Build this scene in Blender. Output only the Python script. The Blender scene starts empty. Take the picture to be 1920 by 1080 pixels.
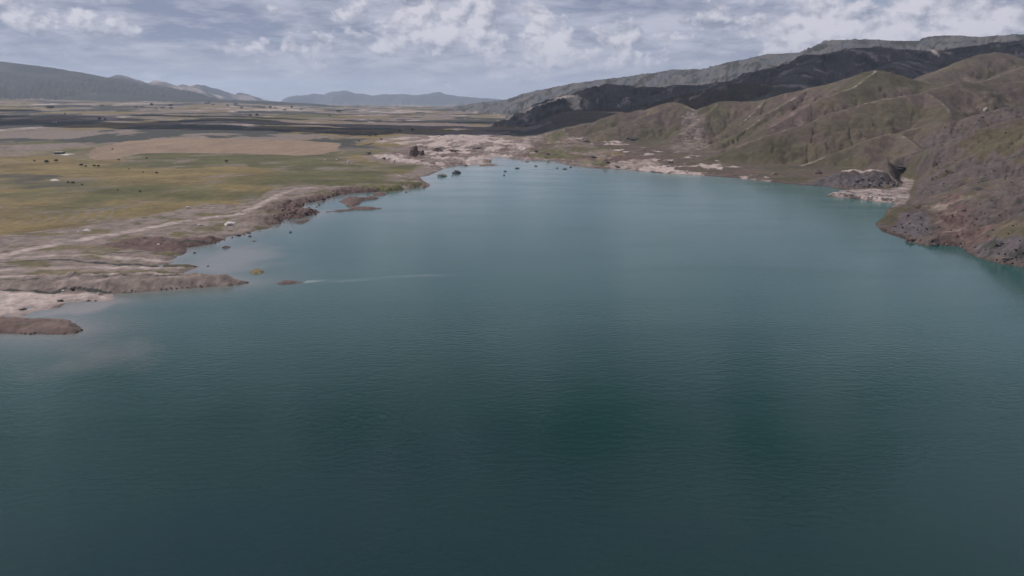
import bpy, bmesh, math, random
import numpy as np
from mathutils import Vector

# ------------------------------------------------------------------ camera, sky, sun, exposure
SC = bpy.context.scene
COL = SC.collection
CAM_H, PITCH, FPX = 120.0, math.radians(15.3), 1280.0      # metres, rad, focal length in px of a 1920 wide frame
cam_d = bpy.data.cameras.new('camera')
cam_d.sensor_width = 36.0
cam_d.lens = 36.0 * FPX / 1920.0
cam_d.clip_start, cam_d.clip_end = 1.0, 120000.0
cam = bpy.data.objects.new('camera', cam_d)
COL.objects.link(cam)
cam.location = (0, 0, CAM_H)
cam.rotation_euler = (math.pi / 2 - PITCH, 0, 0)
SC.camera = cam

SUN_EL, SUN_AZ = math.radians(54), math.radians(-72)        # azimuth clockwise from +Y (negative: to the left)
sun_dir = Vector((math.sin(SUN_AZ) * math.cos(SUN_EL), math.cos(SUN_AZ) * math.cos(SUN_EL), math.sin(SUN_EL)))
sun_d = bpy.data.lights.new('sun', 'SUN')
sun_d.energy, sun_d.angle, sun_d.color = 4.9, math.radians(0.5), (1.0, 0.965, 0.92)
sun = bpy.data.objects.new('sun', sun_d)
COL.objects.link(sun)
sun.location = sun_dir * 5000
sun.rotation_euler = sun_dir.to_track_quat('Z', 'Y').to_euler()

SC.view_settings.view_transform = 'Standard'
SC.view_settings.look = 'None'
SC.view_settings.exposure = 0.0
SC.view_settings.gamma = 1.0
SC.view_settings.use_curve_mapping = False
SC.render.engine = 'CYCLES'
SC.cycles.max_bounces = 6
SC.cycles.diffuse_bounces = 4
SC.cycles.glossy_bounces = 2
SC.cycles.volume_bounces = 0
SC.cycles.transparent_max_bounces = 6


class NT:
    """small helper for writing node trees"""
    def __init__(self, tree):
        self.t = tree
        tree.nodes.clear()

    def n(self, kind, **kw):
        nd = self.t.nodes.new(kind)
        for k, v in kw.items():
            setattr(nd, k, v)
        return nd

    def put(self, sock, val):
        if val is None:
            return
        if hasattr(val, 'links'):
            self.t.links.new(val, sock)
        else:
            if sock.type == 'RGBA' and not isinstance(val, (int, float)) and len(val) == 3:
                val = (*val, 1)
            sock.default_value = val

    def math(self, op, a, b=None, c=None, clamp=False):
        nd = self.n('ShaderNodeMath', operation=op, use_clamp=clamp)
        for i, x in enumerate((a, b, c)):
            self.put(nd.inputs[i], x)
        return nd.outputs[0]

    def vmath(self, op, a, b=None, scale=None):
        nd = self.n('ShaderNodeVectorMath', operation=op)
        self.put(nd.inputs[0], a)
        self.put(nd.inputs[1], b)
        if scale is not None:
            self.put(nd.inputs['Scale'], scale)
        return nd.outputs['Value'] if op in ('LENGTH', 'DISTANCE', 'DOT_PRODUCT') else nd.outputs[0]

    def noise(self, vec, scale, detail=4, rough=0.55, lac=2.0, dist=0.0, dims='3D'):
        nd = self.n('ShaderNodeTexNoise', noise_dimensions=dims)
        self.put(nd.inputs['Vector'], vec)
        for k, v in (('Scale', scale), ('Detail', detail), ('Roughness', rough), ('Lacunarity', lac), ('Distortion', dist)):
            self.put(nd.inputs[k], v)
        return nd.outputs['Fac']

    def mix(self, fac, a, b, blend='MIX'):
        nd = self.n('ShaderNodeMix', data_type='RGBA', blend_type=blend)
        self.put(nd.inputs[0], fac)
        self.put(nd.inputs[6], a)
        self.put(nd.inputs[7], b)
        return nd.outputs[2]

    def rng(self, v, a, b, c=0.0, d=1.0, smooth=False):
        nd = self.n('ShaderNodeMapRange', interpolation_type='SMOOTHSTEP' if smooth else 'LINEAR')
        for i, x in enumerate((v, a, b, c, d)):
            self.put(nd.inputs[i], x)
        return nd.outputs[0]


def pix_dir(u, v):
    """world direction of a pixel of the 1920x1080 photograph"""
    a, b = (u - 960) / FPX, (540 - v) / FPX
    d = np.array([a, math.cos(PITCH) + math.sin(PITCH) * b, -math.sin(PITCH) + math.cos(PITCH) * b])
    return d / np.linalg.norm(d)


# ---- world: Nishita sky behind a broken deck of cumulus (direction based noise)
world = bpy.data.worlds.new('World')
SC.world = world
world.use_nodes = True
w = NT(world.node_tree)
sky = w.n('ShaderNodeTexSky', sky_type='NISHITA')
sky.sun_disc = False
sky.sun_elevation = SUN_EL
sky.sun_rotation = SUN_AZ
sky.altitude = 400
sky.dust_density = 1.5
dirv = w.n('ShaderNodeTexCoord').outputs['Generated']
sep = w.n('ShaderNodeSeparateXYZ')
w.put(sep.inputs[0], dirv)
zz = sep.outputs[2]
# far layer: a veil of stratocumulus, drawn on a plane so that it closes up towards the horizon
flat = w.math('DIVIDE', 1.0, w.math('ADD', w.math('MAXIMUM', zz, 0.0), 0.16))
pl_ = w.vmath('SCALE', dirv, scale=flat)
nA = w.noise(w.vmath('MULTIPLY', pl_, (1.0, 1.0, 1.5)), 3.3, 8, 0.60, 2.1, 0.15)
# near layer: cumulus heaps seen from the side
q = w.vmath('MULTIPLY', dirv, (1.0, 1.0, 1.45))
wn = w.n('ShaderNodeTexNoise', noise_dimensions='3D')
w.put(wn.inputs['Vector'], q)
wn.inputs['Scale'].default_value = 26.0
wn.inputs['Detail'].default_value = 3.0
warp = w.vmath('SCALE', w.vmath('SUBTRACT', wn.outputs['Color'], (.5, .5, .5)), scale=0.030)


def puff(vec, scale):
    nd = w.n('ShaderNodeTexVoronoi', feature='F1')
    w.put(nd.inputs['Vector'], vec)
    w.put(nd.inputs['Scale'], scale)
    return w.math('SUBTRACT', 0.5, nd.outputs['Distance'])


def cloud_field(vec):
    fine = w.noise(vec, 17.0, 8, 0.60, 2.1, 0.1)
    wp = w.vmath('ADD', vec, warp)
    pf = w.math('ADD', w.math('MULTIPLY', puff(wp, 30.0), 0.16), w.math('MULTIPLY', puff(wp, 72.0), 0.07))
    return w.math('ADD', fine, pf)


f0 = cloud_field(q)
f1 = cloud_field(w.vmath('ADD', q, (-0.006, 0.0, 0.014)))
# heaps, grey bases and gaps where the photograph has them: (u, v, radius, squash, density, light)
HEAPS = [(760, 25, .055, 1.5, .14, .2), (950, 110, .05, 1.6, .13, .18), (1110, 120, .05, 2.0, .12, .14), (1210, 85, .05, 1.6, .14, .16), (1460, 65, .045, 1.4, .15, .2), (830, 30, .070, 1.4, .20, .26), (900, 60, .045, 1.3, .16, .24), (1020, 75, .040, .8, .24, .34), (1065, 105, .035, 1.3, .18, .26), (985, 25, .035, 1.2, .18, .28), (1150, 70, .040, 1.2, .14, .20),
         (1270, 55, .060, 2.0, .16, .16), (1390, 50, .050, 2.0, .14, .16), (1540, 40, .055, 1.3, .24, .32), (1610, 55, .03, 1.2, .16, .24), (1700, 30, .045, 1.0, .26, .34), (1790, 45, .07, 1.6, .22, .26), (1890, 40, .05, 1.6, .18, .2),
         (243, 50, .026, 1.2, .20, .22), (60, 20, .060, 1.8, .12, .12), (465, 92, .040, 1.3, .15, .16), (575, 80, .036, 1.6, .13, .12), (720, 85, .05, 2.0, .12, .12), (660, 20, .04, 2.0, .12, .2),
         (420, 45, .12, 3.0, -.06, -.34), (330, 15, .09, 2.5, -.04, -.24), (640, 60, .06, 3.0, -.04, -.16), (1130, 12, .07, 3.0, -.10, -.22), (1290, 8, .06, 3.0, -.12, -.22), (1890, 5, .05, 3.0, -.06, -.26), (150, 90, .10, 3.0, -.05, -.14)]
add_d, add_l = None, None
for (u, v, rad, sq, dd, ll) in HEAPS:
    c = pix_dir(u, v)
    dv = w.vmath('MULTIPLY', w.vmath('SUBTRACT', dirv, tuple(c)), (1, 1, sq))
    m = w.rng(w.vmath('LENGTH', dv), rad * 1.3, rad * 0.1, 0, 1, True)
    a = w.math('MULTIPLY', m, dd)
    b = w.math('MULTIPLY', m, ll)
    add_d = a if add_d is None else w.math('ADD', add_d, a)
    add_l = b if add_l is None else w.math('ADD', add_l, b)
add_d = w.math('MINIMUM', add_d, 0.26)
add_l = w.math('MAXIMUM', w.math('MINIMUM', add_l, 0.36), -0.36)
dens = w.math('ADD', f0, add_d)
cover = w.rng(dens, 0.525, 0.65, 0, 1, True)
lit = w.math('MULTIPLY', w.math('SUBTRACT', f0, f1), 3.6)
lit = w.math('ADD', lit, w.math('MULTIPLY', w.math('SUBTRACT', dens, 0.62), 1.3))
lit = w.math('ADD', lit, w.math('MULTIPLY', add_l, 0.9))
lit = w.math('ADD', lit, 0.36, clamp=True)
ccol = w.mix(lit, (2.8, 3.05, 4.05), (6.7, 6.6, 7.3))
blue = w.mix(0.75, sky.outputs[0], (3.4, 4.2, 5.7))
la = w.math('ADD', w.rng(nA, 0.36, 0.64), w.math('MULTIPLY', add_l, 1.1), clamp=True)
strat = w.mix(la, (2.45, 2.80, 3.95), (5.1, 5.25, 6.3))
hole = w.rng(w.vmath('LENGTH', w.vmath('SUBTRACT', dirv, tuple(pix_dir(1612, 12)))), 0.05, 0.01, 0.0, 0.42, True)
hole2 = w.rng(w.vmath('LENGTH', w.vmath('SUBTRACT', dirv, tuple(pix_dir(1060, 42)))), 0.03, 0.005, 0.0, 0.25, True)
sc_ = w.math('ADD', w.rng(nA, 0.30, 0.44), 0.45, clamp=True)
sc_ = w.math('SUBTRACT', sc_, w.math('ADD', hole, hole2), clamp=True)
wcol = w.mix(sc_, blue, strat)
wcol = w.mix(w.math('MULTIPLY', cover, 0.92), wcol, ccol)
veil = w.rng(zz, -0.01, 0.095, 0.80, 0.0, True)
wcol = w.mix(veil, wcol, (4.15, 4.35, 5.25))
bg = w.n('ShaderNodeBackground')
w.put(bg.inputs[0], wcol)
bg.inputs[1].default_value = 0.10
w.put(w.n('ShaderNodeOutputWorld').inputs[0], bg.outputs[0])

# ------------------------------------------------------------------ helpers
rnd = random.Random(7)
F = np.float32


def pnoise(x, y, seed=0):
    """2-D gradient noise, about -0.7..0.7"""
    x = np.asarray(x, F); y = np.asarray(y, F)
    xi = np.floor(x).astype(np.int32); yi = np.floor(y).astype(np.int32)
    xf = x - xi; yf = y - yi
    uu = xf * xf * xf * (xf * (xf * 6 - 15) + 10); vv = yf * yf * yf * (yf * (yf * 6 - 15) + 10)

    def g(ix, iy, dx, dy):
        h = (ix * 374761393 + iy * 668265263 + seed * 974634777).astype(np.uint32)
        h = (h ^ (h >> 13)) * np.uint32(1274126177)
        h = h ^ (h >> 16)
        a = (h & np.uint32(1023)).astype(F) * F(2 * math.pi / 1024)
        return np.cos(a) * dx + np.sin(a) * dy
    with np.errstate(over='ignore'):
        n00 = g(xi, yi, xf, yf); n10 = g(xi + 1, yi, xf - 1, yf)
        n01 = g(xi, yi + 1, xf, yf - 1); n11 = g(xi + 1, yi + 1, xf - 1, yf - 1)
    a = n00 + uu * (n10 - n00); b = n01 + uu * (n11 - n01)
    return a + vv * (b - a)


def fbm(x, y, lam, octaves=4, gain=0.5, seed=0, ridged=False):
    s = np.zeros(np.shape(x), F); amp = 1.0
    for o in range(octaves):
        f = (2.03 ** o) / lam
        n = pnoise(x * f + 17.3 * o, y * f - 9.1 * o, seed + o)
        if ridged:
            n = 0.5 - np.abs(n) * 1.6
        s += amp * n; amp *= gain
    return s


def sstep(a, b, x):
    t = np.clip((x - a) / (b - a), 0, 1)
    return t * t * (3 - 2 * t)


def ray(u, v):
    a, b = (u - 960) / FPX, (540 - v) / FPX
    return a, math.cos(PITCH) + math.sin(PITCH) * b, -math.sin(PITCH) + math.cos(PITCH) * b


def at_z(u, v, z=0.0):
    """ground point of a pixel on the level z"""
    X, Y, Z = ray(u, v)
    t = (z - CAM_H) / Z
    return (X * t, Y * t)


def at_y(u, v, D):
    """point of a pixel at the forward distance D"""
    X, Y, Z = ray(u, v)
    t = D / Y
    return (X * t, D, CAM_H + Z * t)


PK_X = [-3, -0.72, -0.40, -0.25, 0.0, 0.4, 3]
PK_K = [.021, .021, .0155, .0085, .0045, .004, .004]


def plain(x, y):
    """level of the left-hand plain (analytic, rises gently with the distance)"""
    r = np.hypot(x, y)
    k = np.interp(x / np.maximum(np.abs(y), 50), PK_X, PK_K)
    k = np.where(y < 50, .004, k)
    z = 5.0 + np.clip(r - 1150, 0, 6400) * k * sstep(1100, 2200, r)
    return z + (4.0 - z) * sstep(9500, 15000, r)


def on_plain(u, v):
    z = 4.0
    for _ in range(12):
        x, y = at_z(u, v, min(z, 116))
        z = 0.5 * z + 0.5 * float(plain(np.array(x), np.array(y)))
    return (x, y)


def seg_dist(px, py, poly, closed):
    """distance to a polyline and arc parameter of the nearest point"""
    best = np.full(px.shape, 1e12, F)
    n = len(poly)
    for i in range(n if closed else n - 1):
        ax, ay = poly[i][:2]; bx, by = poly[(i + 1) % n][:2]
        dx, dy = bx - ax, by - ay
        L = dx * dx + dy * dy + 1e-9
        t = np.clip(((px - ax) * dx + (py - ay) * dy) / L, 0, 1)
        d = (px - ax - t * dx) ** 2 + (py - ay - t * dy) ** 2
        np.minimum(best, d, out=best)
    return np.sqrt(best)


def inside(px, py, poly):
    r = np.zeros(px.shape, bool)
    n = len(poly)
    for i in range(n):
        ax, ay = poly[i][:2]; bx, by = poly[(i + 1) % n][:2]
        if ay == by:
            continue
        c = ((ay > py) != (by > py)) & (px < (bx - ax) * (py - ay) / (by - ay) + ax)
        r ^= c
    return r


def sdf(px, py, poly):
    d = seg_dist(px, py, poly, True)
    return np.where(inside(px, py, poly), d, -d)


# ------------------------------------------------------------------ lake outline (level 0)
LEFT_SHORE = [(923, 295), (921, 306), (936, 310), (901, 312), (895, 307), (877, 312), (871, 309), (850, 312), (835, 315), (825, 320), (809, 327), (802, 330),
              (787, 332), (795, 339), (807, 347), (796, 351), (757, 355), (735, 359), (705, 360), (662, 362), (625, 369), (611, 376), (592, 377), (567, 381),
              (562, 390), (560, 392), (525, 397), (560, 396), (587, 397), (601, 397), (587, 404), (570, 409), (530, 412), (527, 417), (500, 429), (483, 432),
              (465, 437), (450, 442), (433, 443), (425, 445), (424, 449), (402, 456), (377, 461), (350, 464), (349, 474), (342, 479), (332, 480), (330, 484),
              (317, 490), (315, 496), (352, 495), (377, 500), (359, 506), (344, 512), (340, 519), (427, 521), (471, 530), (427, 536), (352, 541), (302, 545),
              (240, 549), (212, 551), (215, 560), (212, 564), (175, 566), (125, 567), (112, 577), (62, 584), (47, 592), (37, 596), (77, 599), (132, 601),
              (136, 606), (150, 613), (155, 620), (140, 625), (115, 627), (60, 626), (0, 625), (-250, 632)]
RIGHT_SHORE = [(2300, 592), (2100, 545), (1985, 515), (1920, 502), (1877, 495), (1840, 485), (1817, 476), (1810, 467), (1802, 462), (1765, 460), (1740, 461), (1715, 457), (1700, 450),
               (1677, 442), (1657, 435), (1645, 425), (1642, 420), (1650, 412), (1660, 405), (1662, 394), (1672, 389), (1678, 384), (1670, 381), (1652, 379), (1615, 374),
               (1580, 371), (1552, 368), (1550, 366), (1562, 362), (1580, 358), (1590, 354), (1570, 354), (1540, 349), (1490, 346), (1440, 341), (1380, 334), (1330, 330),
               (1290, 328), (1250, 326), (1200, 321), (1160, 317), (1113, 315), (1080, 312), (1065, 309), (1040, 305), (1053, 303), (1030, 301), (983, 300),
               (960, 298), (945, 295), (937, 294)]
LAND = ([at_z(u, v) for u, v in LEFT_SHORE] + [(-560, 240), (-640, 0), (-800, -700), (-900, -3500), (-40000, -3500), (-40000, 40000), (40000, 40000),
        (40000, -3500), (1000, -3500), (850, -500), (640, 160)] + [at_z(u, v) for u, v in RIGHT_SHORE])

# ------------------------------------------------------------------ polar terrain grid (finer where the ground is looked at)
tn = np.linspace(-0.95, 0.95, 1150)
phi_in = np.arctan(tn)
p0 = phi_in[-1]
phi_out = p0 + (math.pi - p0) * (np.linspace(0, 1, 34)[1:] ** 1.5)
PHI = np.concatenate([-phi_out[::-1], phi_in, phi_out])
rr = [60.0]
while rr[-1] < 26000:
    r_ = rr[-1]
    st = 0.06 if r_ < 300 else 0.0040 if r_ < 2500 else 0.0062 if r_ < 4500 else 0.0085 if r_ < 9000 else 0.0068 if r_ < 16000 else 0.0095 if r_ < 20800 else 0.0052 if r_ < 23300 else 0.12
    rr.append(r_ * (1 + st))
R = np.array(rr)
NR, NP = len(R), len(PHI)
GX = (R[:, None] * np.sin(PHI)[None, :]).astype(F)
GY = (R[:, None] * np.cos(PHI)[None, :]).astype(F)
RAD = np.hypot(GX, GY)

SD = np.full(GX.shape, 5000.0, F)
near = RAD < 4000
SD[near] = sdf(GX[near], GY[near], LAND)
nz = pnoise(GX[near] / 16, GY[near] / 16, 3) * 2.2 + pnoise(GX[near] / 6, GY[near] / 6, 4) * 1.1 + pnoise(GX[near] / 50, GY[near] / 50, 5) * 3.0
SD[near] += nz * np.clip(np.abs(SD[near]) / 3, 0.35, 1)
RATIO = GX / np.maximum(GY, 50)
# which bank: 0 left plain, 1 right hills
side_line = [at_z(940, 297), at_y(1015, 250, 2400)[:2], (40, 6000), (0, 30000)]
sx = np.interp(GY, [0, side_line[0][1], side_line[1][1], 6000, 40000], [0, side_line[0][0], side_line[1][0], 40, 0])
RIGHT = sstep(-60, 160, GX - sx)

# ---- base level
PL = plain(GX, GY)
und = fbm(GX, GY * 0.6, 420, 4, 0.5, 11) * 5.0 * sstep(700, 1900, RAD) + fbm(GX, GY, 90, 3, 0.5, 14) * 0.7
und += fbm(GX, GY, 1600, 3, 0.5, 19) * 13 * sstep(2200, 5200, RAD) * (1 - sstep(9000, 14000, RAD))
PL = PL + und
sl = np.full(GX.shape, 0.07, F)


def band(line, width, z=1.0):
    """0..1 falloff round a polyline given in pixels on level z"""
    pts = [at_z(u, v, z) for u, v in line]
    xs = [p[0] for p in pts]; ys = [p[1] for p in pts]
    m = (GX > min(xs) - width) & (GX < max(xs) + width) & (GY > min(ys) - width) & (GY < max(ys) + width)
    out = np.full(GX.shape, 1e6, F)
    out[m] = seg_dist(GX[m], GY[m], pts, False)
    return out


def area(line, z=1.0, pad=60, plainlvl=False):
    """signed distance (inside positive) to a polygon given in pixels"""
    pts = [on_plain(u, v) if plainlvl else at_z(u, v, z) for u, v in line]
    xs = [p[0] for p in pts]; ys = [p[1] for p in pts]
    m = (GX > min(xs) - pad) & (GX < max(xs) + pad) & (GY > min(ys) - pad) & (GY < max(ys) + pad)
    out = np.full(GX.shape, -1e6, F)
    out[m] = sdf(GX[m], GY[m], pts)
    return out


ROCK_SHORE = [(800, 349), (735, 358), (662, 361), (611, 376), (567, 383), (530, 398), (590, 400), (530, 415)]
d_rock = band(ROCK_SHORE, 160)
rocky = np.exp(-(d_rock / 38) ** 2)
SD += rocky * (fbm(GX, GY, 22, 4, 0.6, 35) * 9 + fbm(GX, GY, 7, 2, 0.5, 36) * 3) * (RAD < 1300)
sl += 0.34 * np.exp(-(d_rock / 30) ** 2)
FARMUD = [(690, 298), (760, 285), (800, 264), (860, 258), (960, 268), (1040, 262), (1080, 275), (1230, 312), (1110, 318), (930, 300), (900, 316), (830, 322), (790, 312), (700, 305)]
a_mud = area(FARMUD, 2.0, 160)
mud = sstep(-25, 30, a_mud + fbm(GX, GY, 40, 3, 0.5, 21) * 30)
H = np.minimum(np.maximum(SD, -40) * sl, 400).astype(F)
lo = PL * (1 - RIGHT) + RIGHT * (4.0 + np.clip(SD, 0, 400) * 0.03 + np.clip(SD - 400, 0, 700) * 0.09)
# soft minimum of the beach slope and the inland level
kk = 1.2
H = np.where(SD > 0, -kk * np.log(np.exp(-np.clip(H, -50, 60) / kk) + np.exp(-np.clip(lo, -50, 60) / kk) + 1e-30), H)
H = np.where((SD > 0) & (lo > 45), np.minimum(lo, SD * sl + 200), H)
a_er = area([(1035, 262), (1100, 268), (1190, 280), (1290, 298), (1380, 315), (1450, 328), (1445, 345), (1330, 333), (1200, 323), (1080, 314)], 2.0, 160)
ero = sstep(-30, 40, a_er + fbm(GX, GY, 50, 3, 0.5, 22) * 60) * (1 - mud)
H += ero * (fbm(GX, GY, 40, 4, 0.55, 24, True) * 3.2 + 0.3) * sstep(0, 18, SD)
H += mud * (fbm(GX, GY, 38, 4, 0.58, 23, True) * 5.4 + 0.5) * sstep(0, 18, SD)
H += rocky * fbm(GX, GY, 14, 4, 0.6, 31, True) * 3.6 * sstep(0, 6, SD)
H += fbm(GX, GY, 13, 4, 0.6, 33) * (0.25 + 0.9 * (1 - sstep(30, 110, SD))) * sstep(0, 8, SD) * (RAD < 1500)

# ---- banks and heaps on the left shore: polygons with their own top and slope
BANKS = [  # polygon px, level, top (m above 0), slope, roughness
    ([(-300, 540), (-60, 533), (0, 531), (60, 528), (100, 524), (200, 522), (300, 521), (400, 522), (440, 524), (471, 530), (427, 536), (352, 541), (302, 545), (240, 549), (150, 552), (60, 554), (0, 556), (-300, 562)], 0, 6.0, 0.62, 0.9),
    ([(-300, 604), (0, 598), (40, 597), (77, 599), (132, 601), (136, 606), (150, 613), (155, 620), (140, 625), (115, 627), (60, 626), (0, 625), (-300, 634)], 0, 2.6, 0.55, 0.6),
    ([(190, 462), (240, 452), (290, 447), (330, 452), (380, 450), (424, 446), (402, 456), (377, 461), (350, 464), (349, 474), (320, 470), (280, 466), (220, 468)], 0, 4.2, 0.50, 1.0),
    ([(115, 518), (125, 514), (140, 513), (152, 515), (160, 520), (140, 522)], 6, 6.5, 1.1, 0.3),
    ([(-100, 500), (40, 492), (110, 488), (200, 491), (330, 486), (300, 492), (150, 496), (0, 503)], 2, 3.6, 0.35, 0.3),
]
for poly, lv, top, slp, rough in BANKS:
    a = area(poly, lv, 40)
    m = a > -30
    hb = np.minimum((a[m] + pnoise(GX[m] / 7, GY[m] / 7, 41) * 2.6) * slp, top) + fbm(GX[m], GY[m], 9, 4, 0.6, 43) * rough * 1.5 * sstep(0, 4, a[m])
    hb += lv * 0.8 if lv > 4 else 0
    H[m] = np.where(a[m] > 0, np.maximum(H[m], hb), H[m])

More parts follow.
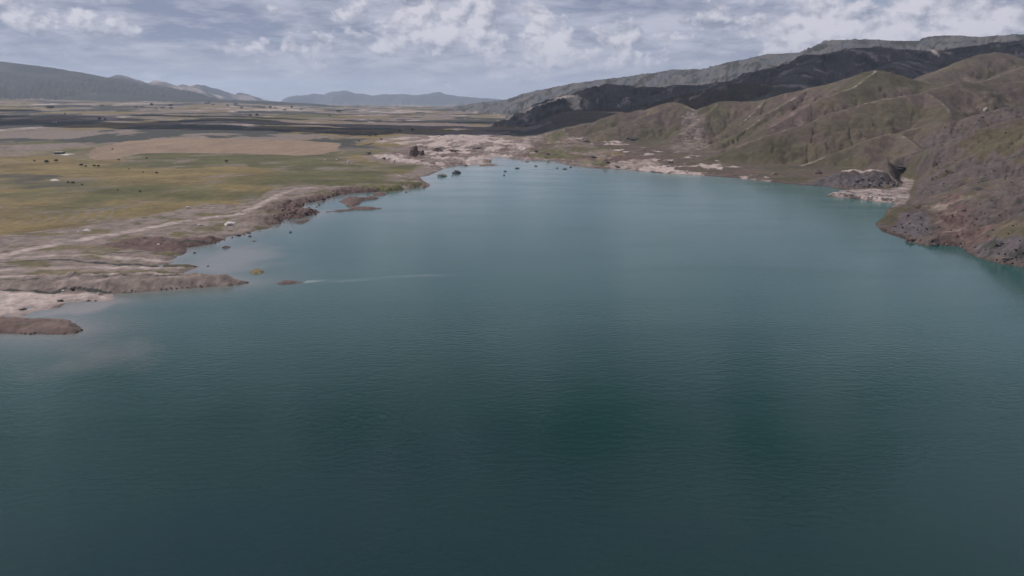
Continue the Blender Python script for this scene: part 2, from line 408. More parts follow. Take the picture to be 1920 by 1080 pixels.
# ------------------------------------------------------------------ ridges of the right bank and the ranges behind
# each: points (u, v, distance), slope, rounding, gully wavelength, gully depth
RIDGES = {
    'far': ([(380, 199, 21000), (490, 196, 21000), (533, 187, 21500), (547, 180, 21500), (587, 178, 22000), (610, 178, 22000), (623, 173, 22000), (647, 172, 22000), (670, 176, 22000), (707, 178, 22000), (753, 177, 22000),
             (780, 178, 22000), (803, 177, 22000), (823, 174, 22000), (847, 180, 22000), (873, 182, 22000), (903, 185, 22000), (927, 187, 22000), (1000, 190, 22000), (1300, 185, 23000)], .50, 15, 1500, .08),
    'leftA': ([(-700, 60, 8500), (-350, 95, 8800), (-120, 106, 9000), (0, 115, 9200), (60, 122, 9400), (130, 133, 9600), (190, 144, 9800), (225, 156, 9900), (300, 172, 10000), (400, 185, 10200)], .20, 20, 1100, .05),
    'leftB': ([(150, 150, 11000), (208, 147, 11200), (219, 140, 11300), (235, 140, 11400), (256, 149, 11500), (279, 156, 11600), (289, 150, 11700), (309, 152, 11800), (335, 163, 11900), (343, 157, 12000), (364, 165, 12200), (400, 176, 12400), (440, 184, 12600)], .55, 10, 700, .09),
    'leftC': ([(345, 172, 13500), (369, 158, 13600), (385, 160, 13800), (417, 169, 14000), (440, 177, 14300), (448, 173, 14400), (467, 177, 15200), (500, 187, 15600), (530, 192, 16000)], .55, 10, 700, .09),
    'foothill': ([(200, 176, 8200), (330, 184, 8200), (420, 187, 8200), (500, 189.5, 8200), (560, 193, 8200), (620, 198, 8200), (680, 202, 8000), (760, 205, 7800), (830, 207, 7500)], .10, 150, 350, .05),
    'back': ([(760, 208, 7400), (800, 208, 7200), (830, 203, 6900), (900, 192, 6300), (960, 185, 6000), (1000, 172, 5800), (1050, 161, 5600), (1100, 153, 5500), (1130, 149, 5400), (1200, 140, 5300), (1265, 130, 5200), (1330, 130, 5100), (1380, 114, 5000),
              (1440, 101, 4900), (1500, 98, 4800), (1545, 85, 4700), (1572, 75, 4600), (1640, 74, 4500), (1680, 77, 4450), (1730, 76, 4400), (1756, 67, 4400), (1800, 66, 4300), (1830, 69, 4250), (1920, 64, 4200), (2200, 40, 4100), (2700, 30, 4000)], .38, 14, 280, .10),
    'mid': ([(880, 250, 2900), (910, 240, 3000), (960, 224, 3050), (1000, 212, 3100), (1025, 202, 3150), (1050, 190, 3200), (1082, 176, 3250), (1125, 163, 3300), (1150, 158, 3300), (1175, 160, 3300), (1225, 162, 3250), (1275, 159, 3200), (1312, 160, 3150), (1345, 154, 3100), (1375, 151, 3050), (1412, 142, 3000),
             (1450, 127, 2950), (1480, 120, 2900), (1540, 102, 2850), (1600, 90, 2800), (1630, 89, 2800), (1665, 91, 2800), (1705, 94, 2800), (1765, 94, 2850), (1800, 89, 2850), (1865, 81, 2800), (1920, 75, 2800), (2200, 55, 2700), (2700, 40, 2600)], .40, 22, 110, .13),
    'midspur': ([(1700, 94, 2800), (1690, 110, 2600), (1670, 125, 2400)], .38, 15, 90, .1),
    'midspur2': ([(1540, 102, 2850), (1480, 150, 2450), (1440, 180, 2250)], .38, 20, 90, .1),
    'purple': ([(1180, 207, 2500), (1215, 200, 2480), (1245, 187, 2460), (1265, 181, 2450), (1287, 175, 2440), (1325, 169, 2420), (1362, 157, 2420), (1387, 156, 2410), (1425, 157, 2390), (1450, 170, 2340), (1470, 180, 2250)], .42, 14, 80, .08),
    'front': ([(1020, 252, 2050), (1050, 246, 2060), (1062, 240, 2060), (1107, 232, 2060), (1130, 222, 2060), (1160, 212, 2050), (1185, 210, 2040), (1212, 205, 2030), (1240, 195, 2020), (1265, 191, 2000), (1277, 194, 1980), (1290, 200, 1950), (1305, 206, 1930),
               (1325, 199, 1940), (1347, 191, 1950), (1370, 189, 1950), (1405, 190, 1930), (1437, 185, 1910), (1467, 177, 1890), (1515, 166, 1850), (1552, 157, 1820), (1590, 146, 1790), (1620, 136, 1760), (1645, 132, 1750), (1665, 135, 1740), (1690, 141, 1730), (1715, 149, 1720), (1745, 156, 1700), (1790, 158, 1650)], .53, 4, 95, .22),
    'hillR': ([(1732, 149, 1990), (1765, 132, 2040), (1790, 120, 2080), (1815, 110, 2110), (1840, 101, 2130), (1865, 98, 2130), (1890, 101, 2130), (1920, 110, 2100), (2000, 120, 2080)], .50, 9, 133, .15),
    'spurR': ([(1790, 161, 1640), (1847, 151, 1680), (1880, 140, 1720), (1920, 124, 1760), (2100, 80, 1780), (2500, 50, 1780)], .50, 6, 114, .11),
    'spur1': ([(1265, 191, 2000), (1225, 213, 1960), (1190, 224, 1930), (1150, 238, 1900), (1110, 252, 1880)], .44, 5, 85, .17),
    'spur2': ([(1347, 191, 1950), (1335, 208, 1900), (1310, 228, 1840), (1280, 250, 1780), (1255, 268, 1740)], .46, 4, 79, .25),
    'spur2b': ([(1437, 185, 1910), (1420, 205, 1850), (1395, 228, 1780), (1365, 250, 1720), (1345, 262, 1680)], .48, 4, 68, .30),
    'spur3': ([(1515, 166, 1850), (1470, 196, 1760), (1440, 212, 1700), (1410, 236, 1640), (1385, 252, 1600)], .50, 4, 64, .32),
    'ridgeP': ([(1645, 132, 1750), (1600, 164, 1660), (1560, 178, 1620), (1532, 188, 1590), (1505, 204, 1560), (1470, 225, 1520), (1440, 240, 1490)], .48, 4, 85, .22),
    'ridgeA': ([(1920, 152, 1540), (1840, 159, 1500), (1810, 153, 1480), (1790, 155, 1460), (1765, 163, 1430), (1735, 172, 1400), (1702, 180, 1385), (1652, 187, 1380), (1615, 196, 1375), (1565, 210, 1365), (1515, 231, 1355), (1465, 246, 1350), (1440, 254, 1345), (1380, 276, 1335), (1330, 296, 1325)], .54, 4, 85, .17),
    'ridgeAr': ([(1735, 172, 1400), (1757, 186, 1350), (1775, 200, 1300), (1780, 212, 1270)], .54, 3, 76, .11),
    'ridgeB': ([(1775, 222, 1290), (1730, 236, 1270), (1685, 249, 1260), (1665, 252, 1258), (1627, 262, 1250), (1590, 277, 1245), (1552, 292, 1235), (1520, 305, 1220), (1470, 322, 1190)], .54, 3, 72, .17),
    'ridgeBr': ([(1685, 249, 1260), (1705, 262, 1220), (1722, 276, 1180)], .54, 3, 72, .11),
    'ridgeC': ([(1738, 278, 1165), (1702, 290, 1160), (1665, 302, 1150), (1620, 316, 1140)], .54, 2, 64, .11),
    'rocky1': ([(2400, 95, 950), (2100, 165, 980), (1960, 208, 1000), (1915, 222, 1010), (1886, 231, 1025), (1855, 241, 1045), (1824, 257, 1065), (1780, 276, 1085), (1748, 298, 1095), (1728, 318, 1090)], .46, 5, 34, .16),
    'rocky0': ([(2000, 178, 1280), (1920, 200, 1260), (1880, 205, 1250), (1830, 216, 1240), (1790, 236, 1225), (1762, 256, 1210)], .46, 6, 34, .16),
    'rocky2': ([(2300, 180, 780), (2050, 255, 800), (1930, 290, 810), (1880, 303, 815), (1830, 318, 820), (1790, 338, 840), (1758, 355, 860), (1738, 368, 850)], .46, 6, 28, .15),
    'head': ([(2300, 230, 640), (2050, 300, 660), (1950, 335, 680), (1902, 346, 690), (1865, 356, 690), (1840, 361, 690), (1802, 370, 700), (1765, 376, 705), (1727, 382, 710), (1700, 388, 700), (1670, 403, 690)], .40, 8, 26, .10),
    'headspur': ([(1865, 356, 690), (1862, 385, 640), (1850, 415, 610), (1842, 440, 585)], .36, 5, 24, .10),
    'head2': ([(2300, 330, 500), (2050, 375, 525), (1960, 398, 540), (1910, 414, 550), (1870, 428, 558), (1840, 448, 552), (1818, 463, 545)], .46, 6, 24, .10),
    'mound': ([(1537, 343, 1045), (1560, 332, 1030), (1580, 321, 1010), (1620, 320, 1000), (1660, 323, 1000), (1688, 331, 990)], .62, 3, 16, .10),
}
P = {}
HR = np.full(GX.shape, -1e5, F)
DR = np.full(GX.shape, 1e5, F)          # distance to the crest that shapes the point
TR = np.zeros(GX.shape, F)              # position along that crest
GL = np.full(GX.shape, 100, F)
GA = np.zeros(GX.shape, F)
RID = np.full(GX.shape, -1, np.int16)
wob = fbm(GX, GY, 60, 3, 0.5, 51)
wob2 = fbm(GX, GY, 700, 3, 0.5, 52)
for ri, (nm, (pts, s, rnd_w, gl, ga)) in enumerate(RIDGES.items()):
    W = [at_y(*p) for p in pts]
    arc = 0.0
    far_ = W[0][1] > 4000
    for i in range(len(W) - 1):
        ax, ay, az = W[i]; bx, by, bz = W[i + 1]
        reach = (max(az, bz) + 30) / s * 1.35 + 200
        m = (GX > min(ax, bx) - reach) & (GX < max(ax, bx) + reach) & (GY > min(ay, by) - reach) & (GY < max(ay, by) + reach)
        L = math.hypot(bx - ax, by - ay)
        if not m.any():
            arc += L
            continue
        gx, gy = GX[m], GY[m]
        t = np.clip(((gx - ax) * (bx - ax) + (gy - ay) * (by - ay)) / (L * L), 0, 1)
        d = np.hypot(gx - ax - t * (bx - ax), gy - ay - t * (by - ay))
        dd = np.maximum(d + (0.5 * wob2[m] * np.minimum(d, 260) if far_ else 0.27 * wob[m] * np.minimum(d, 150)), 0)
        h = az + t * (bz - az) - s * (np.sqrt(dd * dd + rnd_w * rnd_w) - rnd_w)
        old = HR[m]
        win = h > old
        HR[m] = np.where(win, h, old)
        DR[m] = np.where(win, d, DR[m])
        TR[m] = np.where(win, arc + t * L, TR[m])
        GL[m] = np.where(win, gl, GL[m])
        GA[m] = np.where(win, ga, GA[m])
        RID[m] = np.where(win, ri, RID[m])
        arc += L
# gullies that run down from the crests
gw = fbm(GX, GY, 1.0, 1, 0.5, 61) * 0
tc = TR + fbm(GX, GY, 40, 3, 0.5, 62) * GL * 0.9 * np.clip(DR / 60, 0, 1)
gul = np.abs(pnoise(tc / GL, RID * 7.7 + DR / (GL * 6), 63)) * 1.5 + 0.45 * np.abs(pnoise(tc / GL * 2.7, RID * 3.3 + DR / (GL * 4), 64))
gul += 0.35 * fbm(GX / GL * 40, GY / GL * 40, 22, 3, 0.55, 65)
HR -= (0.55 - gul) * GA * np.clip(DR - GL * 0.05, 0, GL * 2.2) * 0.9
onR = HR > -1000
k2 = 3.0
land = SD > -2
big = np.maximum(HR, H); small = np.minimum(HR, H)
HS = big + k2 * np.log1p(np.exp(np.clip((small - big) / k2, -30, 0)))
HILL = sstep(-6, 5, HR - H)
ramp = sstep(-1, 14, SD)                # hills come down to the lake level at the outline
ramp = np.maximum(ramp, np.clip((SD + 1) * 0.9 / np.maximum(HS, 0.1), 0, 1))
H = np.where(onR & land, H + (HS - H) * ramp, H)
steep = np.clip(SD * 0.9, -40, 1e5)
H = np.where(HILL > 0.05, np.minimum(H, np.maximum(steep, -6) + 0.2), H)
QUARRY = [(1690, 331), (1716, 340), (1712, 352), (1702, 384), (1680, 386), (1655, 380), (1600, 372), (1552, 368), (1590, 358), (1640, 357), (1682, 352), (1690, 345), (1683, 336)]
aq = area(QUARRY, 3.0, 40)
fq = sstep(-20, 2, aq) * (SD > 0)
H = H * (1 - fq) + fq * np.minimum(3.2 + fbm(GX, GY, 14, 3, 0.5, 70) * 0.7, np.maximum(SD, 0) * 0.5)
# roughness of the rocky slopes near the lake
RN = {n: i for i, n in enumerate(RIDGES)}
rock_ids = [RN[n] for n in ('rocky1', 'rocky0', 'rocky2', 'head', 'headspur', 'head2', 'mound')]
isrock = np.isin(RID, rock_ids) & (HILL > .3) & (fq < .8)
ROCKN = fbm(GX, GY, 26, 5, 0.58, 71, True)
patch = sstep(-0.12, 0.25, fbm(GX, GY, 110, 3, 0.5, 72))
H += np.where(isrock, ROCKN * (0.8 + 3.6 * patch) * sstep(0, 10, SD), 0)
H += np.where((HILL > .3) & ~isrock & (RAD < 3500), fbm(GX, GY, 34, 4, 0.52, 73) * 2.0 * sstep(0, 20, SD), 0)
H += np.where((RID == RN['far']) & (HILL > .3), fbm(GX, GY, 1300, 4, 0.6, 76, True) * 60 - 10, 0)
backm = np.isin(RID, [RN['back'], RN['mid']]) & (HILL > .3)
H += np.where(backm, fbm(GX, GY, 190, 6, 0.6, 74, True) * 20 * sstep(5, 70, DR), 0)
farm = np.isin(RID, [RN[n] for n in ('far', 'leftA', 'leftB', 'leftC')]) & (HILL > .3)
H += np.where(farm, fbm(GX, GY, 900, 3, 0.5, 75, True) * np.where(RID == RN['leftA'], 26, 45) * sstep(0, 300, DR), 0)

PHI_I, R_I = np.arange(NP), np.arange(NR)


def ground_z(x, y):
    p = np.interp(math.atan2(x, y), PHI, PHI_I); r = np.interp(math.hypot(x, y), R, R_I)
    i, j = min(int(r), NR - 2), min(int(p), NP - 2)
    a, b = r - i, p - j
    return float((H[i, j] * (1 - b) + H[i, j + 1] * b) * (1 - a) + (H[i + 1, j] * (1 - b) + H[i + 1, j + 1] * b) * a)


def hit(u, v, lo=200.0, hi=20000.0):
    """where the line of sight of a pixel meets the ground or the water"""
    X, Y, Zd = ray(u, v)
    D = lo
    while D < hi:
        x, y, z = X / Y * D, D, CAM_H + Zd / Y * D
        g = max(ground_z(x, y), 0.0)
        if z <= g:
            return (x, y, g)
        D *= 1.0015
    return (x, y, g)


def patch_at(poly, soft=4, wobble=8, seed=120):
    """mask of a patch outlined in pixels on the finished ground"""
    pts = [hit(u, v)[:2] for u, v in poly]
    xs = [p[0] for p in pts]; ys = [p[1] for p in pts]
    m = (GX > min(xs) - 40) & (GX < max(xs) + 40) & (GY > min(ys) - 40) & (GY < max(ys) + 40)
    out = np.zeros(GX.shape, F)
    a = sdf(GX[m], GY[m], pts) + fbm(GX[m], GY[m], 16, 3, 0.55, seed) * wobble
    out[m] = sstep(-soft, soft, a)
    return out


# ------------------------------------------------------------------ what the ground is made of (masks)
Z = np.zeros(GX.shape, F)
green, dry, pale, red, scrub, tan, grey = (Z.copy() for _ in range(7))
n1 = fbm(GX, GY, 260, 5, 0.55, 81)
n2 = fbm(GX, GY, 70, 4, 0.55, 82)
n3 = fbm(GX, GY * 0.45, 900, 5, 0.6, 83)
leftm = (1 - RIGHT) * (1 - HILL)
inland = sstep(14, 60, SD)
# grassland of the plain
lft = sstep(-0.30, -0.52, RATIO)
green += leftm * inland * (0.50 - 0.16 * lft + 0.7 * n1)
dry += leftm * inland * (0.55 + 0.28 * lft - 0.6 * n1 + 0.7 * n2) * (1 - sstep(1500, 2100, RAD))
BROWN = [(-50, 345), (60, 345), (200, 362), (330, 345), (440, 318), (520, 312), (545, 335), (520, 352), (470, 372), (400, 392), (330, 402), (250, 398), (130, 392), (-60, 400)]
ab = area(BROWN, 5, 120)
dry = np.maximum(dry, leftm * sstep(-25, 25, ab + n2 * 50) * (0.72 + 0.5 * n2))
FIELD = [(165, 290), (185, 276), (245, 264), (330, 258.5), (450, 260), (560, 263.5), (638, 268), (632, 281), (606, 289), (555, 292.5), (480, 290.5), (420, 288), (330, 286), (262, 287), (215, 298), (175, 299)]
af = area(FIELD, 0, 200, True)
af = af + fbm(GX, GY, 60, 3, 0.5, 89) * 14
tan = sstep(-5, 5, af)

# far plain: fallow strips, plough land, scrub
farp = leftm * sstep(1500, 2000, RAD)
green *= 1 - farp * sstep(-0.25, 0.15, n3)
dry = np.maximum(dry, farp * np.clip(0.35 + 1.3 * fbm(GX, GY * 0.6, 330, 5, 0.65, 84), 0, 1))
scrub = np.maximum(scrub, farp * sstep(0.02, 0.26, fbm(GX, GY * 0.6, 420, 6, 0.66, 85)))
pale = np.maximum(pale, farp * sstep(0.26, 0.5, fbm(GX, GY * 0.6, 380, 6, 0.66, 86)) * 0.65)
pale = np.maximum(pale, leftm * sstep(3200, 5200, RAD) * sstep(0.02, 0.35, fbm(GX, GY * 0.4, 700, 5, 0.62, 87)) * 0.55)
GREEN2 = [(240, 292), (420, 290), (560, 294), (640, 284), (665, 300), (720, 322), (790, 332), (806, 347), (735, 357), (640, 352), (560, 345), (540, 320), (440, 312), (330, 318), (230, 310)]
ag = area(GREEN2, 5, 150)
gm = sstep(-15, 25, ag + n2 * 30)
green = np.maximum(green, gm * (0.72 + 0.7 * n2)); dry *= 1 - gm * 0.45; scrub *= 1 - gm; pale *= 1 - gm
DARKP = [(-60, 326), (40, 324), (110, 330), (170, 340), (150, 352), (60, 354), (-60, 352)]
dk = sstep(-20, 20, area(DARKP, 5, 100) + n2 * 30)
scrub = np.maximum(scrub, dk * (0.42 + 0.5 * n2))
for m in (scrub, pale, green, dry):
    m *= 1 - tan
# stony apron between the grass and the lake
PLOUGH = [(-40, 368), (60, 362), (170, 366), (262, 384), (230, 412), (120, 432), (-40, 440)]
cp = at_z(20, 425, 5)
arcd = np.hypot(GX - cp[0] + 60, (GY - cp[1]) * 0.8)
pm = sstep(-15, 25, area(PLOUGH, 5, 60)) * leftm
dry = dry + pm * 0.55 * np.sin(arcd * (2 * math.pi / 11) + 2 * n2) * (0.6 + n2)
STONY = [(-60, 452), (60, 440), (150, 428), (260, 412), (330, 398), (390, 384), (430, 386), (470, 380), (520, 356), (560, 350), (740, 357), (800, 347), (806, 352), (600, 420), (480, 440), (480, 560), (-100, 640)]
ast = area(STONY, 3, 60)
st = sstep(-6, 5, ast + n2 * 8)
green *= 1 - st; dry *= 1 - st
gpatch = st * (1 - sstep(-4, 4, area([(-300, 514), (340, 514), (480, 528), (430, 540), (240, 552), (-300, 566)], 5, 40))) * sstep(0.0, 0.22, fbm(GX, GY * 1.6, 45, 4, 0.55, 88))
green = np.maximum(green, gpatch * 0.55); dry = np.maximum(dry, gpatch * 0.5)
red = np.maximum(red, rocky * st * (0.75 + 0.5 * n2))


def paint(mask, poly, z, amount, soft=4, wobble=6, seed=90):
    a = area(poly, z, 40)
    m = sstep(-soft, soft, a + fbm(GX, GY, 18, 3, 0.5, seed) * wobble) * amount
    np.maximum(mask, m, out=mask)
    return m


m_ = paint(red, [(190, 464), (240, 452), (290, 446), (330, 450), (380, 448), (428, 444), (402, 458), (349, 476), (320, 470), (220, 469)], 2, 1.0)
green *= 1 - m_
paint(red, [(-300, 604), (0, 598), (77, 599), (132, 601), (158, 620), (115, 628), (-300, 634)], 1, 0.55)
paint(red, [(200, 526), (300, 524), (471, 529), (427, 537), (300, 545), (200, 549)], 2, 0.15)
paint(pale, [(-300, 540), (0, 532), (100, 525), (300, 523), (471, 529), (427, 535), (300, 542), (150, 546), (0, 551), (-300, 558)], 3, 0.26)
paint(pale, [(112, 519), (125, 513), (140, 512), (152, 514), (162, 521)], 8, 0.45)
m_ = paint(pale, [(-200, 558), (0, 556), (120, 553), (225, 553), (215, 566), (125, 569), (62, 586), (37, 597), (-200, 602)], 0, 0.8)
green *= 1 - m_; dry *= 1 - m_
for line, wd in (([(-40, 489), (60, 483), (170, 478), (330, 482)], 5), ([(-40, 512), (60, 505), (170, 499), (330, 494)], 6), ([(-40, 521), (60, 519), (150, 519), (330, 517)], 4)):
    b_ = band(line, 30, 4)
    pale = np.maximum(pale, 0.5 * (1 - sstep(wd * 0.5, wd * 1.4, b_ + pnoise(GX / 15, GY / 15, 91) * 4)))
for line, wd, am in (([(-40, 497), (60, 490), (115, 487), (170, 491), (330, 490)], 3.0, .8), ([(-40, 506), (60, 499), (140, 496)], 2.5, .5), ([(150, 512), (240, 509), (330, 506), (365, 500)], 3.5, .6),
                     ([(185, 476), (230, 471), (275, 466)], 3, .7), ([(-60, 448), (60, 445), (160, 436), (260, 420), (330, 405)], 3.5, .45), ([(0, 531.5), (70, 528), (200, 521.5), (340, 521)], 1.6, .7),
                     ([(0, 551), (100, 551), (130, 546), (200, 548), (300, 546), (430, 537), (468, 531)], 1.8, .9), ([(0, 626), (60, 627), (116, 627.5)], 1.4, .9), ([(270, 448), (330, 452), (380, 450)], 2, .8)):
    b_ = band(line, 30, 4 if line[0][1] < 540 else 0.8)
    m_ = am * (1 - sstep(wd * 0.4, wd * 1.3, b_ + pnoise(GX / 9, GY / 9, 109) * 3))
    scrub = np.maximum(scrub, m_); pale *= 1 - m_
ROAD = [(-60, 497), (0, 482), (60, 468), (120, 457), (180, 446), (240, 436), (320, 420), (400, 407), (450, 402), (475, 392), (500, 376), (530, 362), (560, 354), (582, 352)]
d_road = band(ROAD, 30, 4.0)
d_road = d_road + pnoise(GX / 20, GY / 20, 92) * 1.6
ROADW = np.interp(RAD, [400, 700, 900], [8.5, 7.0, 5.5])
roadm = 1 - sstep(ROADW * 0.75, ROADW * 1.25, d_road)
pale = np.maximum(pale, roadm * 0.50); green *= 1 - roadm; dry *= 1 - roadm; red *= 1 - roadm; scrub *= 1 - roadm
TRK = [(598, 349), (660, 347), (720, 346), (760, 347)]
pale = np.maximum(pale, 0.5 * (1 - sstep(1.5, 6, band(TRK, 30, 5))))
pale = np.maximum(pale, 0.5 * (1 - sstep(1.5, 5, band([(735, 324), (775, 330)], 30, 5))))
# mud flats at the head of the lake
pale = np.maximum(pale, mud * sstep(-0.30, 0.28, fbm(GX, GY * 0.5, 55, 4, 0.6, 93)) * (0.78 - 0.50 * sstep(-40, 110, GX - at_z(960, 290)[0])))
red = np.maximum(red, mud * sstep(-0.15, 0.2, fbm(GX, GY * 0.8, 45, 5, 0.62, 94)) * 0.62)
scrub = np.maximum(scrub, mud * 0.6 * sstep(0.16, 0.34, fbm(GX, GY * 0.8, 26, 4, 0.62, 116)))
green *= 1 - mud * 0.85; dry *= 1 - mud * 0.8; scrub *= 1 - mud
ERO_N = fbm(GX, GY * 0.7, 60, 5, 0.62, 115)
# right bank
hil = np.maximum(HILL, RIGHT) * (RAD < 2700)
gn = fbm(GX, GY, 150, 5, 0.55, 95)
conv = sstep(0, 40, DR)
green = np.where(hil > .5, np.clip(0.50 + 0.8 * gn, 0, 1) * sstep(6, 25, SD), green)
dry = np.where(hil > .5, np.clip(0.30 - 0.8 * gn + 0.5 * n2, 0, 1) * sstep(4, 25, SD) * 0.7, dry)
rockm = np.where(isrock, sstep(-0.05, 0.35, ROCKN * 0.5 + patch * 0.5 - 0.1), 0)
green *= 1 - 0.8 * rockm; dry *= 1 - 0.7 * rockm
grey = np.maximum(grey, rockm * 0.45)
crev = np.where(isrock, sstep(-0.02, -0.28, ROCKN + 0.5 * pnoise(GX / 9, GY / 9, 105)) * (0.25 + 0.75 * patch), 0)
scrub = np.maximum(scrub, crev * 0.9)  # crevice shade put into the colour of the rock
scrub = np.maximum(scrub, np.where(isrock, 0.55 * sstep(0.1, 0.35, fbm(GX, GY, 14, 3, 0.6, 106)), 0))
green = np.where(isrock, np.maximum(green, 0.8 * sstep(0.12, 0.3, fbm(GX, GY, 90, 3, 0.5, 107)) * (1 - rockm)), green)
red = np.where(hil > .5, np.maximum(red * (mud > .2), 0.35 * sstep(0.05, 0.4, fbm(GX, GY, 130, 4, 0.55, 96)) * (1 - rockm)), red)
ek = ero * (HILL < .6)
pale = np.maximum(pale, ek * 0.7 * sstep(0.02, 0.3, ERO_N)); red = np.maximum(red, ek * 0.5 * sstep(0.0, -0.3, ERO_N)); green *= 1 - ek * 0.5 * sstep(-0.1, 0.2, ERO_N)
crest = (1 - sstep(1.5, 4.5, DR + pnoise(GX / 25, GY / 25, 97) * 2)) * (RAD < 2300) * (HILL > .6) * ~isrock
pale = np.maximum(pale, crest * np.clip(0.36 + 0.2 * n2, 0.25, .46)); dry = np.maximum(dry, crest * .6)
m_ = np.maximum(sstep(-3, 3, aq + n2 * 3), 0) * 0.46
pale = np.maximum(pale, m_)
rim = (RID == RN['mound']) & (HILL > .3)
pale = np.where(rim, np.maximum(pale, 0.75 * (1 - sstep(3, 9, DR + n2 * 6))), pale)
grey = np.where(rim, 0.9 * sstep(4, 12, DR), grey)
m_ = np.maximum(m_, rim * 1.0)
green *= 1 - m_; dry *= 1 - m_; red *= 1 - m_
m_ = paint(pale, [(1255, 262), (1290, 250), (1318, 255), (1330, 266), (1290, 270), (1262, 272)], 30, 0.35, 8, 14, 99)
green *= 1 - m_ * 1.5
m_ = paint(red, [(1770, 384), (1800, 400), (1860, 455), (1790, 462), (1760, 440)], 10, 0.8, 6, 14, 100)
DARKB = [(1130, 306), (1165, 297), (1235, 297), (1232, 304), (1165, 308)]
m_ = paint(red, DARKB, 4, 1.0, 3, 5, 101); green *= 1 - m_; pale *= 1 - m_; dry *= 1 - m_
m_ = paint(pale, [(1130, 313), (1170, 308), (1230, 305), (1235, 316), (1180, 321)], 1, 0.45, 6, 14, 102); green *= 1 - m_
for poly, z_ in (([(1862, 314), (1880, 306), (1898, 314), (1894, 328), (1860, 330)], 30), ([(1800, 314), (1818, 310), (1850, 322), (1846, 334), (1815, 332), (1790, 330)], 26), ([(1783, 232), (1810, 240), (1822, 248), (1796, 252)], 60),
                 ([(1706, 222), (1728, 236), (1722, 240), (1704, 230)], 60), ([(1838, 296), (1860, 288), (1852, 302), (1836, 306)], 40), ([(1655, 310), (1690, 306), (1700, 317), (1650, 318)], 8), ([(1745, 372), (1790, 366), (1785, 371), (1740, 377)], 8)):
    m_ = patch_at(poly, 8, 22, 111)
    m_ = m_ * sstep(-0.32, 0.12, -ROCKN + 0.6 * pnoise(GX / 12, GY / 12, 112))
    scrub = np.maximum(scrub, m_ * 0.75)
    H -= m_ * 2.5
# headland: olive tip, purple broken rock, tan crest, pink slide, olive lawn over the lower rocks
m_ = patch_at([(1644, 419), (1662, 400), (1690, 389), (1722, 386), (1702, 399), (1684, 412), (1668, 428)]); green = np.maximum(green, m_ * .9); dry = np.maximum(dry, m_ * .5); grey *= 1 - m_; scrub *= 1 - m_ * .8
m_ = patch_at([(1690, 402), (1735, 394), (1748, 414), (1738, 440), (1705, 446), (1670, 433)]); grey = np.maximum(grey, m_ * .9); green *= 1 - m_; dry *= 1 - m_; red *= 1 - m_
m_ = patch_at([(1720, 384), (1765, 377), (1840, 363), (1842, 369), (1775, 388), (1748, 402), (1735, 392)], 3, 5); pale = np.maximum(pale, m_ * .34); dry = np.maximum(dry, m_ * .5); grey *= 1 - m_; scrub *= 1 - m_ * .8
m_ = patch_at([(1746, 398), (1775, 388), (1800, 396), (1858, 452), (1812, 462), (1770, 442)], 6, 12); pale = np.maximum(pale, m_ * .30); red = np.maximum(red, m_ * .55); grey *= 1 - m_; green *= 1 - m_; scrub *= 1 - m_ * .7
m_ = patch_at([(1862, 440), (1900, 424), (1990, 400), (1990, 470), (1880, 452)], 4, 8); green = np.maximum(green, m_ * .75); dry = np.maximum(dry, m_ * .75); grey *= 1 - m_; red *= 1 - m_; scrub *= 1 - m_ * .8
m_ = patch_at([(1808, 467), (1850, 452), (1985, 466), (1985, 514), (1840, 484)], 3, 5); grey = np.maximum(grey, m_ * .8); green *= 1 - m_ * .8; scrub = np.maximum(scrub, m_ * .8 * sstep(0.05, 0.3, fbm(GX, GY, 9, 3, 0.6, 113)))
m_ = patch_at([(1790, 272), (1830, 250), (1880, 236), (1990, 205), (1990, 262), (1905, 282), (1870, 290), (1850, 282)], 8, 22); green = np.maximum(green, m_ * .75); dry = np.maximum(dry, m_ * 1.0); grey *= 1 - m_; red *= 1 - m_; scrub *= 1 - m_ * .7
m_ = patch_at([(1440, 176), (1480, 180), (1530, 172), (1560, 182), (1520, 215), (1470, 248), (1440, 240), (1470, 205)], 8, 20); red = np.maximum(red, m_ * .45); green *= 1 - m_ * .8; pale = np.maximum(pale, m_ * .22)
SPIT = [(1548, 367), (1568, 361), (1600, 357), (1640, 355), (1668, 360), (1682, 372), (1676, 385), (1652, 379), (1600, 372)]
m_ = patch_at(SPIT, 2, 4) * (SD > -1)
sn = fbm(GX, GY, 13, 4, 0.6, 114, True)
pale = np.where(m_ > .3, 0.52 * sstep(-0.1, 0.35, sn), pale); grey = np.maximum(grey, m_ * .7); scrub = np.maximum(scrub, m_ * .8 * sstep(0.0, -0.25, sn))
H += m_ * (sn + 0.1) * 1.6 * sstep(0, 5, SD)
# the ranges behind
scrub = np.where(np.isin(RID, [RN['mid'], RN['midspur'], RN['midspur2']]) & (HILL > .5), 0.20 + 1.1 * fbm(GX, GY, 110, 5, 0.62, 117), scrub)
pale = np.where(np.isin(RID, [RN['mid'], RN['midspur'], RN['midspur2'], RN['purple']]) & (HILL > .5), 0.55 * sstep(0.08, 0.4, fbm(GX, GY, 90, 5, 0.64, 118)), pale)
scrub = np.where((RID == RN['purple']) & (HILL > .5), 0.45 + 0.4 * n2, scrub)
scrub = np.where(np.isin(RID, [RN['leftA'], RN['foothill']]) & (HILL > .5), 0.92 + 0.7 * fbm(GX, GY, 600, 4, 0.6, 119), scrub)  # foothill scrub; left range darkened in the colour for cloud shade
grey = np.where((RID == RN['back']) & (HILL > .5), 0.55 + 1.3 * fbm(GX, GY, 150, 6, 0.66, 103), grey)
scrub = np.where((RID == RN['back']) & (HILL > .5), 0.8 * sstep(-0.02, 0.25, fbm(GX, GY, 130, 6, 0.68, 104)), scrub)
grey = np.where(np.isin(RID, [RN['leftB'], RN['leftC'], RN['far']]) & (HILL > .5), 0.7, grey)
